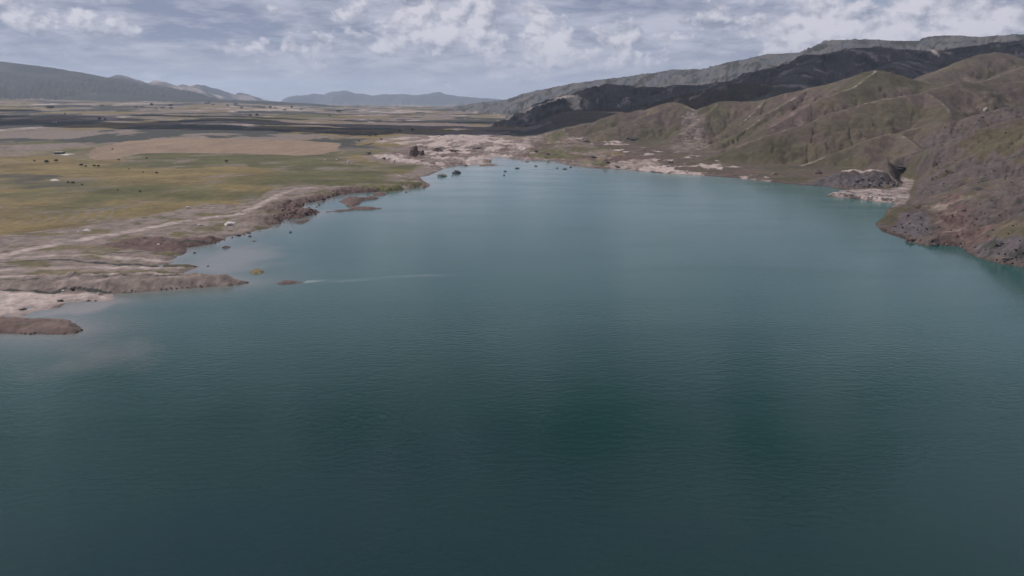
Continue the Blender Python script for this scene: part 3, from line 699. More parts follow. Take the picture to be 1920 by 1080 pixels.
pale = np.where(np.isin(RID, [RN['leftB'], RN['leftC']]) & (HILL > .5), 0.35 + 0.8 * fbm(GX, GY, 500, 4, 0.6, 108), pale)
for m in (green, dry):
    m[(RAD > 2700) & (HILL > .5)] *= 0.35
wet = (1 - sstep(0.15, 0.9, H)) * (SD > -5)

# ------------------------------------------------------------------ materials
def attr(nt, name):
    return nt.n('ShaderNodeAttribute', attribute_name=name)


def ground_material(name, soil=(.172, .134, .118), bump=0.5, grass=(.084, .078, .034), straw=(.160, .117, .053), rock=(.115, .095, .092)):
    m = bpy.data.materials.new(name)
    m.use_nodes = True
    t = NT(m.node_tree)
    pos = t.n('ShaderNodeNewGeometry').outputs['Position']
    fl = t.vmath('MULTIPLY', pos, (1, 1, 0.4))
    nA = t.noise(fl, 1 / 120, 9, 0.62)
    nB = t.noise(fl, 1 / 22, 8, 0.65)
    nC = t.noise(fl, 1 / 4.5, 5, 0.65)
    nD = t.noise(t.vmath('MULTIPLY', pos, (1, 0.35, 1)), 1 / 60, 8, 0.66)
    A = t.n('ShaderNodeSeparateColor'); t.put(A.inputs[0], attr(t, 'cover_a').outputs['Color'])
    B = t.n('ShaderNodeSeparateColor'); t.put(B.inputs[0], attr(t, 'cover_b').outputs['Color'])
    Cc = t.n('ShaderNodeSeparateColor'); t.put(Cc.inputs[0], attr(t, 'cover_c').outputs['Color'])

    def soften(mask, nz, k=0.9):
        x = t.math('ADD', mask, t.math('MULTIPLY', t.math('SUBTRACT', nz, 0.5), k))
        return t.rng(x, 0.22, 0.78, 0, 1, True)

    def tint(col, nz, lo=0.72, hi=1.3):
        f = t.rng(nz, 0.25, 0.75, lo, hi)
        return t.vmath('SCALE', col, scale=f)
    nE = t.noise(fl, 1 / 11, 7, 0.78)
    nF = t.noise(t.vmath('MULTIPLY', pos, (0.6, 1.0, 1)), 1 / 70, 10, 0.74)
    c = tint(soil, nE, .68, 1.32)
    c = t.mix(t.rng(nD, 0.35, 0.7, 0, 0.28), c, tint((.205, .165, .150), nC))
    c = t.mix(soften(A.outputs[1], nA), c, tint(straw, nF, .50, 1.5))              # dry grass
    c = t.mix(soften(A.outputs[0], nD), c, tint(grass, nF, .50, 1.5))    # green grass
    c = t.mix(soften(B.outputs[2], nA, 0.35), c, tint((.225, .158, .112), nD, .74, 1.22))   # stubble
    c = t.mix(soften(B.outputs[0], nB), c, tint((.105, .068, .062), nC, .5, 1.5))     # red rock
    c = t.mix(soften(Cc.outputs[0], nB), c, tint(rock, nC, .45, 1.5))   # grey rock
    c = t.mix(soften(A.outputs[2], nB), c, tint((.390, .315, .290), nC, .72, 1.2))    # pale earth
    c = t.mix(soften(B.outputs[1], nB), c, tint((.045, .044, .040), nC, .6, 1.5))     # scrub, dark rock, and crevice and cloud shade put into the colour
    c = t.vmath('SCALE', c, scale=t.rng(nE, 0.28, 0.72, 0.50, 1.04))
    # tufts and small bushes too small to build one by one
    sp = t.rng(t.noise(fl, 1 / 6.0, 3, 0.6), 0.60, 0.68, 0, 1, True)
    sp = t.math('MULTIPLY', sp, t.rng(nA, 0.42, 0.6, 0.0, 0.6))
    sp = t.math('MULTIPLY', sp, Cc.outputs[2])
    c = t.mix(sp, c, (.040, .038, .026))
    c = t.mix(t.math('MULTIPLY', Cc.outputs[1], 0.55), c, t.mix(1.0, c, (.35, .33, .33), 'MULTIPLY'))   # wet rim
    bs = t.n('ShaderNodeBsdfPrincipled')
    t.put(bs.inputs['Base Color'], c)
    bs.inputs['Roughness'].default_value = 0.95
    bs.inputs['Specular IOR Level'].default_value = 0.15
    bp = t.n('ShaderNodeBump')
    bp.inputs['Strength'].default_value = bump
    bp.inputs['Distance'].default_value = 2.6
    t.put(bp.inputs['Height'], t.math('ADD', nB, t.math('MULTIPLY', nE, 0.6)))
    t.put(bs.inputs['Normal'], bp.outputs[0])
    t.put(t.n('ShaderNodeOutputMaterial').inputs[0], bs.outputs[0])
    return m


def plain_material(name, col, rough=0.9, var=0.3, scale=0.6, bump=0.4):
    m = bpy.data.materials.new(name)
    m.use_nodes = True
    t = NT(m.node_tree)
    pos = t.n('ShaderNodeNewGeometry').outputs['Position']
    nz = t.noise(pos, scale, 6, 0.62)
    c = t.vmath('SCALE', col, scale=t.rng(nz, 0.25, 0.75, 1 - var, 1 + var))
    bs = t.n('ShaderNodeBsdfPrincipled')
    t.put(bs.inputs['Base Color'], c)
    bs.inputs['Roughness'].default_value = rough
    bs.inputs['Specular IOR Level'].default_value = 0.2
    bp = t.n('ShaderNodeBump')
    bp.inputs['Strength'].default_value = bump
    bp.inputs['Distance'].default_value = 0.5
    t.put(bp.inputs['Height'], nz)
    t.put(bs.inputs['Normal'], bp.outputs[0])
    t.put(t.n('ShaderNodeOutputMaterial').inputs[0], bs.outputs[0])
    return m


M_GROUND = ground_material('plain_ground')
M_HILL = ground_material('hill_ground', (.080, .059, .051), 0.8, (.077, .065, .042), (.110, .086, .056), (.092, .076, .080))
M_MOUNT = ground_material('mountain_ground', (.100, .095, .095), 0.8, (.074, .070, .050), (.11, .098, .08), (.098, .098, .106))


def tag(o, label=None, cat=None, group=None, kind=None):
    for k, v in (('label', label), ('category', cat), ('group', group), ('kind', kind)):
        if v:
            o[k] = v
    return o


def link(name, me, mat=None, parent=None):
    o = bpy.data.objects.new(name, me)
    COL.objects.link(o)
    if mat and not me.materials:
        me.materials.append(mat)
    if parent:
        o.parent = parent
    return o


def np_mesh(name, verts, quads, attrs=None, smooth=True):
    me = bpy.data.meshes.new(name)
    nv, nq = len(verts), len(quads)
    me.vertices.add(nv)
    me.vertices.foreach_set('co', np.ascontiguousarray(verts, F).ravel())
    me.loops.add(nq * 4)
    me.loops.foreach_set('vertex_index', np.ascontiguousarray(quads, np.int32).ravel())
    me.polygons.add(nq)
    me.polygons.foreach_set('loop_start', np.arange(0, nq * 4, 4, dtype=np.int32))
    me.polygons.foreach_set('loop_total', np.full(nq, 4, np.int32))
    me.polygons.foreach_set('use_smooth', np.full(nq, smooth, bool))
    me.update(calc_edges=True)
    for an, arr in (attrs or {}).items():
        a = me.attributes.new(an, 'FLOAT_COLOR', 'POINT')
        a.data.foreach_set('color', np.ascontiguousarray(arr, F).ravel())
    me.validate()
    return me


# ------------------------------------------------------------------ cut the ground into its named pieces
idx = np.arange(NR * NP).reshape(NR, NP)
q00, q10, q11, q01 = idx[:-1, :-1], idx[1:, :-1], idx[1:, 1:], idx[:-1, 1:]
QUADS = np.stack([q00, q01, q11, q10], -1).reshape(-1, 4)


def fmean(a):
    return (0.25 * (a[:-1, :-1] + a[1:, :-1] + a[1:, 1:] + a[:-1, 1:])).ravel()


fH = np.maximum.reduce([H[:-1, :-1], H[1:, :-1], H[1:, 1:], H[:-1, 1:]]).ravel()
keep = fH > -1.5
hillf = fmean(HILL) > 0.5
ridf = RID[:-1, :-1].ravel()
mount_ids = [RN[n] for n in ('far', 'leftA', 'leftB', 'leftC', 'foothill')]
ridge_ids = [RN[n] for n in ('back', 'mid', 'midspur', 'midspur2')]
cls = np.zeros(len(QUADS), np.int8)
cls[(fmean(RIGHT) > 0.5)] = 1
cls[hillf] = 1
cls[hillf & np.isin(ridf, ridge_ids)] = 2
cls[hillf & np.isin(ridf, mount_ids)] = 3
cls[hillf & (ridf == RN['far'])] = 4
cls[(cls == 0) & (fmean(af) > 0)] = 5
cls[(cls == 0) & (fmean(ast) > 0)] = 6
cls[(cls < 2) & (fmean(a_mud) > 0)] = 7
cls[(cls == 6) & (fmean(d_road / np.maximum(ROADW, 1)) < 1.0)] = 8
V = np.stack([GX, GY, H], -1).reshape(-1, 3)
one = np.ones(GX.shape, F)
cl = lambda a: np.clip(a, 0, 1)
tuft = cl(1 - tan - roadm) * cl(1 - pale)
CA = np.stack([cl(green), cl(dry), cl(pale), one], -1).reshape(-1, 4)
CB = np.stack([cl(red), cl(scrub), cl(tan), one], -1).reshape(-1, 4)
CC = np.stack([cl(grey), cl(wet), tuft, one], -1).reshape(-1, 4)
NAMES = ['ground', 'hills', 'mountain_ridge', 'mountain_range', 'distant_mountains', 'wheat_field', 'shore', 'mud_flat', 'dirt_road']
MATS = [M_GROUND, M_HILL, M_MOUNT, M_MOUNT, M_MOUNT, M_GROUND, M_GROUND, M_GROUND, M_GROUND]
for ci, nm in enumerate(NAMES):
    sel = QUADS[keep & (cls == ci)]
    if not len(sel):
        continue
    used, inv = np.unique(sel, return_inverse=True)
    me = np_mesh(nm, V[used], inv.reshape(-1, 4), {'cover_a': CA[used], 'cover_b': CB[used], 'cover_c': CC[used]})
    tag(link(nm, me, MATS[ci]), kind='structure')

# ------------------------------------------------------------------ the lake
wphi = np.concatenate([np.linspace(-math.pi, -0.85, 40)[:-1], np.linspace(-0.85, 0.85, 320), np.linspace(0.85, math.pi, 40)[1:]])
wr = [3.0]
while wr[-1] < 3400:
    wr.append(wr[-1] * (1.25 if wr[-1] < 120 else 1.0105 if wr[-1] < 1700 else 1.1))
wr = np.array(wr)
WX = (wr[:, None] * np.sin(wphi)).astype(F); WY = (wr[:, None] * np.cos(wphi)).astype(F)
wsd = -sdf(WX, WY, LAND)
leftw = sstep(150, -150, WX - np.interp(WY, [0, 1000, 1400], [120, 120, 0]))
leftw = 1 - sstep(-250, 120, WX)
sed = np.exp(-np.maximum(wsd, 0) / 20) * leftw * 0.6
sh = [at_z(u, v) for u, v in ((345, 488), (400, 476), (430, 462), (500, 470), (480, 500), (420, 512), (350, 515))]
sed = np.maximum(sed, 0.6 * sstep(-40, 25, sdf(WX, WY, sh) + fbm(WX, WY, 40, 3, 0.5, 121) * 25))
sh2 = [at_z(u, v) for u, v in ((60, 605), (230, 640), (260, 672), (150, 690), (90, 660), (20, 630))]
sed = np.maximum(sed, 0.32 * sstep(-26, 18, sdf(WX, WY, sh2) + fbm(WX, WY, 25, 4, 0.5, 122) * 16))
sh3 = [at_z(u, v) for u, v in ((110, 570), (215, 556), (225, 566), (150, 590), (60, 596))]
sed = np.maximum(sed, 0.75 * sstep(-14, 8, sdf(WX, WY, sh3) + fbm(WX, WY, 20, 3, 0.5, 123) * 10))
farw = sstep(900, 1400, np.hypot(WX, WY))
sed = np.maximum(sed, farw * 0.36 * np.exp(-np.maximum(wsd, 0) / 90))
strk = seg_dist(WX, WY, [at_z(u, v) for u, v in ((575, 528.5), (640, 526), (720, 521), (800, 517), (880, 515))], False)
streak = np.exp(-(strk / 1.6) ** 2) * 0.45 * (1 - sstep(-120, -20, WX))
blue = sstep(-0.05, 0.35, fbm(WX, WY, 160, 3, 0.5, 125))
WV = np.stack([WX, WY, np.zeros_like(WX)], -1).reshape(-1, 3)
wi = np.arange(WX.size).reshape(WX.shape)
WQ = np.stack([wi[:-1, :-1], wi[:-1, 1:], wi[1:, 1:], wi[1:, :-1]], -1).reshape(-1, 4)
WA = np.stack([cl(sed), cl(streak), cl(blue), np.ones_like(WX)], -1).reshape(-1, 4)
M_WATER = bpy.data.materials.new('lake_water')
M_WATER.use_nodes = True
t = NT(M_WATER.node_tree)
pos = t.n('ShaderNodeNewGeometry').outputs['Position']
S = t.n('ShaderNodeSeparateColor'); t.put(S.inputs[0], attr(t, 'cover_a').outputs['Color'])
nL = t.noise(t.vmath('MULTIPLY', pos, (0.6, 1.5, 1)), 1 / 90, 5, 0.55)
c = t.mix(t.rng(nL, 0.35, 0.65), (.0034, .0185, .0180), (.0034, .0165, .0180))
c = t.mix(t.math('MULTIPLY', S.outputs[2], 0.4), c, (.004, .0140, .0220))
c = t.mix(t.rng(t.vmath('LENGTH', pos), 130, 520, 0, 1, True), c, (.0100, .050, .047))  # near water darkened in the colour as a vignette, and for depth
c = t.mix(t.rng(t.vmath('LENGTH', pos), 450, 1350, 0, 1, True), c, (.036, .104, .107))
c = t.mix(S.outputs[0], c, (.170, .150, .145))
c = t.mix(S.outputs[1], c, (.34, .34, .33))
bs = t.n('ShaderNodeBsdfPrincipled')
t.put(bs.inputs['Base Color'], c)
bs.inputs['IOR'].default_value = 1.333
lane = t.noise(t.vmath('MULTIPLY', pos, (0.22, 1.0, 1)), 1 / 42, 5, 0.6, 2.0, 0.6)
t.put(bs.inputs['Roughness'], t.rng(lane, 0.38, 0.66, 0.05, 0.19))
wv = t.vmath('MULTIPLY', pos, (0.55, 1.0, 1))
wa = t.noise(wv, 1 / 2.3, 4, 0.6, 2.0, 0.4)
wb = t.noise(wv, 1 / 9.0, 3, 0.5, 2.0, 0.3)
gust = t.rng(t.noise(t.vmath('MULTIPLY', pos, (0.5, 1.2, 1)), 1 / 130, 4, 0.55), 0.35, 0.65, 0.85, 1.12)
bp = t.n('ShaderNodeBump')
t.put(bp.inputs['Strength'], t.math('MULTIPLY', gust, 0.19))
bp.inputs['Distance'].default_value = 0.62
t.put(bp.inputs['Height'], t.math('ADD', wa, t.math('MULTIPLY', wb, 0.45)))
t.put(bs.inputs['Normal'], bp.outputs[0])
t.put(t.n('ShaderNodeOutputMaterial').inputs[0], bs.outputs[0])
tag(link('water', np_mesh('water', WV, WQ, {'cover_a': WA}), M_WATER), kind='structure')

# ------------------------------------------------------------------ clouds of the overcast deck overhead: their shade lies on the dark ridge and the far plain
M_CLOUD = bpy.data.materials.new('cloud')
M_CLOUD.use_nodes = True
t = NT(M_CLOUD.node_tree)
df = t.n('ShaderNodeBsdfDiffuse'); df.inputs[0].default_value = (.92, .92, .92, 1)
tl = t.n('ShaderNodeBsdfTranslucent'); tl.inputs[0].default_value = (.9, .9, .93, 1)
mx = t.n('ShaderNodeMixShader'); mx.inputs[0].default_value = 0.72
t.put(mx.inputs[1], df.outputs[0]); t.put(mx.inputs[2], tl.outputs[0])
t.put(t.n('ShaderNodeOutputMaterial').inputs[0], mx.outputs[0])
CLOUD_Z = 1350.0


def make_cloud(sx_, sy_, rx, ry):
    """a flat-based cumulus whose shadow falls round (sx_, sy_)"""
    off = (CLOUD_Z - 60) / math.tan(SUN_EL)
    cx, cy = sx_ + off * math.sin(SUN_AZ), sy_ + off * math.cos(SUN_AZ)
    bm = bmesh.new()
    n = 13
    for k in range(n):
        a = rnd.uniform(0, 2 * math.pi); d = math.sqrt(rnd.random()) * 0.72
        px, py = math.cos(a) * d * rx, math.sin(a) * d * ry
        s = rnd.uniform(0.30, 0.52) * (1.1 - d * 0.6)
        res = bmesh.ops.create_icosphere(bm, subdivisions=3, radius=1.0)
        for vv_ in res['verts']:
            p = vv_.co
            q_ = 1 + 0.16 * math.sin(p.x * 5 + k) * math.cos(p.y * 6 - k) + 0.09 * math.sin(p.z * 11 + p.x * 9 + k * 2)
            x, y, z = p.x * q_ * s * rx, p.y * q_ * s * ry, p.z * q_ * s * min(rx, ry) * 0.5
            vv_.co = (px + x, py + y, max(z, -22 + 5 * math.sin(x * 0.02 + k)))
    me = bpy.data.meshes.new('cloud')
    bm.to_mesh(me); bm.free()
    me.polygons.foreach_set('use_smooth', np.ones(len(me.polygons), bool))
    o = link('cloud', me, M_CLOUD)
    o.location = (cx, cy, CLOUD_Z)
    tag(o, kind='structure')


SHADE = []
for k in range(14):          # front rank of the bank, then looser ones behind it
    SHADE.append((-2150 + k * 330 + rnd.uniform(-40, 40), 2540 + rnd.uniform(-30, 30) - (110 if k > 6 else 0), 300, rnd.uniform(240, 300)))
for k in range(9):
    SHADE.append((-2500 + k * 640 + rnd.uniform(-90, 90), 2930 + rnd.uniform(-80, 80), 430, 290))
for x_, y_, a_, b_ in ((-1500, 3500, 520, 170), (-450, 3520, 480, 150), (500, 3350, 420, 260), (-2900, 3650, 560, 200), (1400, 3250, 480, 330), (2150, 3150, 480, 330), (2900, 3000, 520, 360), (3500, 2700, 520, 360)):
    SHADE.append((x_, y_, a_, b_))
for x_, y_ in ((900, 2800), (1300, 2720), (1700, 2700), (2100, 2680), (2500, 2650), (1900, 2330), (2250, 2380), (1500, 2560), (1150, 2600), (1350, 2880)):
    SHADE.append((x_, y_, 300, 230))
for c_ in SHADE:
    make_cloud(*c_)

#THINGS_BEGIN
# ------------------------------------------------------------------ things
M_LEAF = plain_material('tree_leaves', (.030, .036, .018), 0.9, 0.4, 1.5)
M_BARK = plain_material('bark', (.060, .045, .034), 0.95, 0.3, 3)
M_SHRUB = plain_material('shrub_leaves', (.032, .031, .020), 0.95, 0.4, 2)
M_PALE = plain_material('pale_stone', (.40, .36, .33), 0.9, 0.25, 0.9, 0.6)
M_DARKROCK = plain_material('dark_rock', (.050, .044, .046), 0.9, 0.45, 0.5, 0.9)
M_BROWNROCK = plain_material('brown_rock', (.105, .074, .066), 0.9, 0.45, 0.4, 0.9)
M_MUDROCK = plain_material('grey_mud', (.135, .115, .108), 0.9, 0.35, 0.4, 0.7)
M_WALL = plain_material('house_wall', (.42, .39, .36), 0.9, 0.12, 0.2, 0.1)
M_ROOF = plain_material('house_roof', (.20, .17, .16), 0.8, 0.15, 0.3, 0.1)
M_PAINT = plain_material('dark_vehicle_paint', (.030, .028, .030), 0.5, 0.15, 1, 0.0)
M_TYRE = plain_material('tyre', (.018, .018, .018), 0.9, 0.1, 1, 0.0)
M_GLASS = plain_material('window_glass', (.03, .035, .04), 0.15, 0.05, 1, 0.0)


def empty(name, loc, rz=0.0):
    o = bpy.data.objects.new(name, None)
    COL.objects.link(o)
    o.location = loc
    o.rotation_euler = (0, 0, rz)
    return o


def from_bm(name, bm, mat, parent=None, smooth=True):
    me = bpy.data.meshes.new(name)
    bm.to_mesh(me); bm.free()
    if smooth:
        me.polygons.foreach_set('use_smooth', np.ones(len(me.polygons), bool))
    return link(name, me, mat, parent)


def copy_tree(o, loc, rz=0.0, sc=(1, 1, 1)):
    r = o.copy(); COL.objects.link(r)
    for ch in list(o.children):
        c = ch.copy(); COL.objects.link(c); c.parent = r
        for g in list(ch.children):
            d = g.copy(); COL.objects.link(d); d.parent = c
    r.location = loc; r.rotation_euler = (0, 0, rz); r.scale = sc
    return r


def lumpy(bm, centre, radius, squash=(1, 1, 1), sub=2, amp=0.22, seed=0):
    rg = random.Random(seed)
    ph = [rg.uniform(0, 6.28) for _ in range(6)]
    fr = [rg.uniform(1.6, 4.5) for _ in range(6)]
    res = bmesh.ops.create_icosphere(bm, subdivisions=sub, radius=1.0)
    for v in res['verts']:
        p = v.co.copy()
        k = 1 + amp * (math.sin(p.x * fr[0] + ph[0]) * math.cos(p.y * fr[1] + ph[1]) + 0.6 * math.sin(p.z * fr[2] * 1.7 + ph[2] + p.x * fr[3]) + 0.4 * math.sin(p.y * fr[4] * 2.3 + ph[4]))
        k += rg.uniform(-amp, amp) * 0.35
        v.co = (centre[0] + p.x * k * radius * squash[0], centre[1] + p.y * k * radius * squash[1], centre[2] + p.z * k * radius * squash[2])


def tube(bm, a, b, ra, rb, n=7):
    a, b = Vector(a), Vector(b)
    ax = (b - a).normalized()
    u_ = ax.orthogonal().normalized(); v_ = ax.cross(u_)
    r0 = [bm.verts.new(a + (u_ * math.cos(2 * math.pi * i / n) + v_ * math.sin(2 * math.pi * i / n)) * ra) for i in range(n)]
    r1 = [bm.verts.new(b + (u_ * math.cos(2 * math.pi * i / n) + v_ * math.sin(2 * math.pi * i / n)) * rb) for i in range(n)]
    for i in range(n):
        bm.faces.new((r0[i], r0[(i + 1) % n], r1[(i + 1) % n], r1[i]))
    bm.faces.new(r1); bm.faces.new(r0[::-1])


def box(bm, c, s, bev=0.0):
    res = bmesh.ops.create_cube(bm, size=1.0)
    for v in res['verts']:
        v.co = (c[0] + v.co.x * s[0], c[1] + v.co.y * s[1], c[2] + v.co.z * s[2])
    if bev:
        es = list({e for v in res['verts'] for e in v.link_edges})
        bmesh.ops.bevel(bm, geom=es, offset=bev, segments=1, affect='EDGES')


def make_tree(name, mat, h=5.0, wd=2.6, seed=1, bushy=False):
    """trunk with limbs, crown of leaf clumps; unit scale in metres"""
    rg = random.Random(seed)
    root = empty(name, (0, 0, 0))
    bm = bmesh.new()
    top = h * (0.35 if bushy else 0.5)
    tube(bm, (0, 0, -0.4), (0.1, 0, top), 0.05 * h, 0.03 * h)
    for k in range(4):
        a = k * 1.57 + rg.uniform(-.5, .5)
        tube(bm, (0.05, 0, top * 0.7), (math.cos(a) * wd * 0.5, math.sin(a) * wd * 0.5, h * rg.uniform(.5, .75)), 0.025 * h, 0.01 * h, 5)
    from_bm('trunk', bm, M_BARK, root)
    bm = bmesh.new()
    for k in range(11):
        a = rg.uniform(0, 6.28); d = math.sqrt(rg.random()) * wd * 0.62
        z = h * (rg.uniform(.25, .8) if bushy else rg.uniform(.42, .85))
        lumpy(bm, (math.cos(a) * d, math.sin(a) * d, z), wd * rg.uniform(.26, .42), (1, 1, .8), 2, .3, seed * 50 + k)
    for k in range(170):                                   # loose leaves round the clumps
        a = rg.uniform(0, 6.28); e = rg.uniform(-.6, 1.4); d = wd * rg.uniform(.6, 1.08)
        c = Vector((math.cos(a) * math.cos(e) * d, math.sin(a) * math.cos(e) * d, h * .58 + math.sin(e) * h * .38))
        s = wd * rg.uniform(.06, .13)
        n_ = Vector((rg.gauss(0, 1), rg.gauss(0, 1), rg.gauss(0, 1))).normalized()
        u_ = n_.orthogonal() * s; v_ = n_.cross(u_)
        bm.faces.new([bm.verts.new(c + p) for p in (u_, v_, -u_, -v_)])
    from_bm('crown', bm, mat, root)
    return root


def px_m(u, v, base=None):
    """ground point of a pixel and the metres one photo pixel covers there"""
    p = base or hit(u, v)
    return p, math.sqrt(p[0] ** 2 + p[1] ** 2 + (CAM_H - p[2]) ** 2) / FPX


TREE = make_tree('tree', M_LEAF, 5.0, 2.6, 3)
SHRUB = make_tree('shrub', M_SHRUB, 2.4, 1.9, 8, True)
first = {'tree': True, 'shrub': True}


def put_tree(kind, u, v, width_px, label, group=None, cat=None, flat=1.0):
    src = TREE if kind == 'tree' else SHRUB
    p, m = px_m(u, v)
    sc = max(width_px * m, 1.0) / (5.6 if kind == 'tree' else 4.1)
    sz = sc * rnd.uniform(.85, 1.15) * flat
    if first[kind]:
        o = src; first[kind] = False
        o.location = p; o.scale = (sc, sc, sz)
    else:
        o = copy_tree(src, p, rnd.uniform(0, 6.28), (sc, sc, sz))
    tag(o, label, cat or kind, group)
    return o


# trees and bushes on the grassland of the left bank
GL_ = 'trees dotted over the left grassland'
for u, v, wpx, lab in [
        (65, 303, 4, 'small dark tree on the pale grass strip, farthest left of the upper row'),
        (88, 307, 8, 'wide dark tree clump on the grass, left of the tallest dark tree'),
        (106, 304, 7, 'tall dark tree on the grass just below the long dark shed'),
        (153, 312, 7, 'flat dark tree on the grass, first of four right of the long hedge shadow'),
        (161, 313.5, 5, 'small round dark tree between the flat tree and the pair on the grass'),
        (177, 313, 6, 'left tree of the close dark pair on the upper grassland'),
        (185, 314, 6, 'right tree of the close dark pair on the upper grassland'),
        (223, 301, 5, 'dark tree at the foot of the tan field beside the ploughed strip'),
        (211, 281, 4, 'small dark tree standing inside the left end of the tan field'),
        (128, 344, 5, 'left tree of three on the dark scrub patch'),
        (137, 345, 7, 'widest tree of three on the dark scrub patch'),
        (154, 348, 4, 'smallest tree of three on the dark scrub patch, on the right'),
        (221, 358, 4, 'lone small tree on the olive grass right of the scrub patch'),
        (263, 361, 5, 'lone dark tree on the brown grass, nearest to the water'),
        (242, 318, 3, 'tiny tree on the green grass, left one of three spaced in a line'),
        (269, 324, 4, 'small tree on the green grass, middle one of three spaced in a line'),
        (294, 326, 6, 'rounded dark tree on the green grass, right one of three spaced in a line'),
        (275, 298, 5, 'dark tree at the right end of the ploughed strip'),
        (425, 305, 7, 'low dark tree on the green strip under the tan field'),
        (693, 256, 6, 'dark tree on the edge of the shaded plain left of the olive meadow'),
        (704, 256, 8, 'wide dark tree on the edge of the shaded plain above the olive meadow'),
        (750, 247, 6, 'left dark tree on the bare rise before the shaded plain'),
        (773, 247, 9, 'right and wider dark tree on the bare rise before the shaded plain'),
        (715, 263, 6, 'dark tree above the olive meadow behind the mud flats'),
        (674, 266, 4, 'small dark tree on the grey slope right of the tan field')]:
    put_tree('tree', u, v, wpx * .85, lab, GL_, flat=.8)
for u, v, wpx, lab in [
        (95, 204.5, 12, 'long low clump of trees on the far pale plain at the left edge'),
        (187, 226, 5, 'dark tree on the rim of the shaded far plain, left of a pair'),
        (197, 226, 4, 'paler tree on the rim of the shaded far plain, right of a pair'),
        (122, 215, 3, 'tiny dark tree alone on the far pale plain'),
        (507, 203.5, 6, 'dark tree among the white houses of the far village'),
        (547, 203.5, 5, 'dark tree at the right end of the far village'),
        (635, 211, 14, 'long dark tree clump on the far pale plain right of the village'),
        (470, 219, 7, 'dark trees in the pale fields below the far village'),
        (482, 219, 6, 'second dark tree in the pale fields below the far village'),
        (320, 200, 9, 'dark tree clump behind the houses of the far village'),
        (285, 199, 6, 'dark tree clump at the left end of the far village')]:
    put_tree('tree', u, v, wpx, lab, 'trees round the far village', flat=min(1, 5 / wpx))

# shrubs on the right headland
LABS = 'dark shrub growing on the bare brown slope of the right headland'
for u, v, wpx in [(1692, 428, 5), (1679, 425.5, 4), (1698, 437, 4.5), (1727.5, 422.5, 4), (1760, 427, 4), (1746, 441, 4), (1783, 433.5, 4), (1737, 433.5, 4), (1702, 406, 4), (1719, 391, 4),
                  (1726, 409, 4), (1830, 412.5, 5), (1873, 405.5, 4), (1862, 433.5, 4), (1835, 431.5, 4), (1873, 477, 4.5), (1884, 478.5, 4.5), (1904, 471, 6), (1904, 485.5, 4), (1918, 477.5, 5), (1898, 495.5, 4.5),
                  (1828, 465, 4), (1859, 376.5, 4), (1827, 423, 4), (1785, 406.5, 3.5), (1780, 385.5, 4), (1676, 436, 4), (1661, 433, 3.5), (1710, 449, 4.5), (1795, 444.5, 4), (1846, 402, 4), (1838, 384, 3.5), (1852, 443, 4),
                  (1890, 440, 4), (1805, 441, 3), (1771, 415, 3), (1757, 450, 3), (1713, 428, 3.5), (1705, 420, 3.5), (1720, 432, 3), (1688, 441, 3.5), (1811, 416, 3.5), (1899, 425, 4), (1912, 452, 4), (1876, 458, 5), (1865, 464, 3.5), (1848, 470, 4), (1890, 488, 3.5)]:
    put_tree('shrub', u, v, wpx * .72, LABS, 'shrubs on the right headland')
LABS2 = 'low dark shrub on the purple rocky slope above the quarry cove'
k = 0
while k < 34:
    u, v = rnd.uniform(1745, 1918), rnd.uniform(200, 350)
    if v < 232 + (1920 - u) * 0.30 - 34 and v < 225 - (u - 1745) * 0.05 - 10:
        continue
    p, m = px_m(u, v)
    if p[1] > 1230:
        continue
    put_tree('shrub', u, v, rnd.uniform(1.8, 3.0), LABS2, 'shrubs on the rocky slope')
    k += 1


# ---- rocks
def rock(u, v, wpx, hpx, mat, label, name='rock', cat='rock', depth=None, sub=3, group=None, amp=.22, base=None, seed=None, top_flat=False):
    p, m = px_m(u, v, base)
    wd, ht = wpx * m / 2, hpx * m
    dp = depth if depth else wd * 0.9
    bm = bmesh.new()
    sd_ = seed if seed is not None else int(u * 7 + v)
    lumpy(bm, (0, 0, 0), 1.0, (wd * .95, dp * .95, ht * .95), sub, amp, sd_)
    rg = random.Random(sd_)
    for q_ in range(4 if wpx > 9 else 2):
        a = rg.uniform(0, 6.28); r_ = rg.uniform(.25, .8)
        lumpy(bm, (math.cos(a) * wd * r_, math.sin(a) * dp * r_, 0), 1.0, (wd * rg.uniform(.3, .5), dp * rg.uniform(.3, .5), ht * rg.uniform(.4, .9)), max(sub - 1, 1), amp * 1.2, sd_ + q_)
    o = from_bm(name, bm, mat, None, False)
    o.location = (p[0], p[1] + dp * 0.4, p[2] - 0.1 * ht)
    o.rotation_euler = (0, 0, math.atan2(-p[0], p[1]))
    tag(o, label, cat, group)
    return o


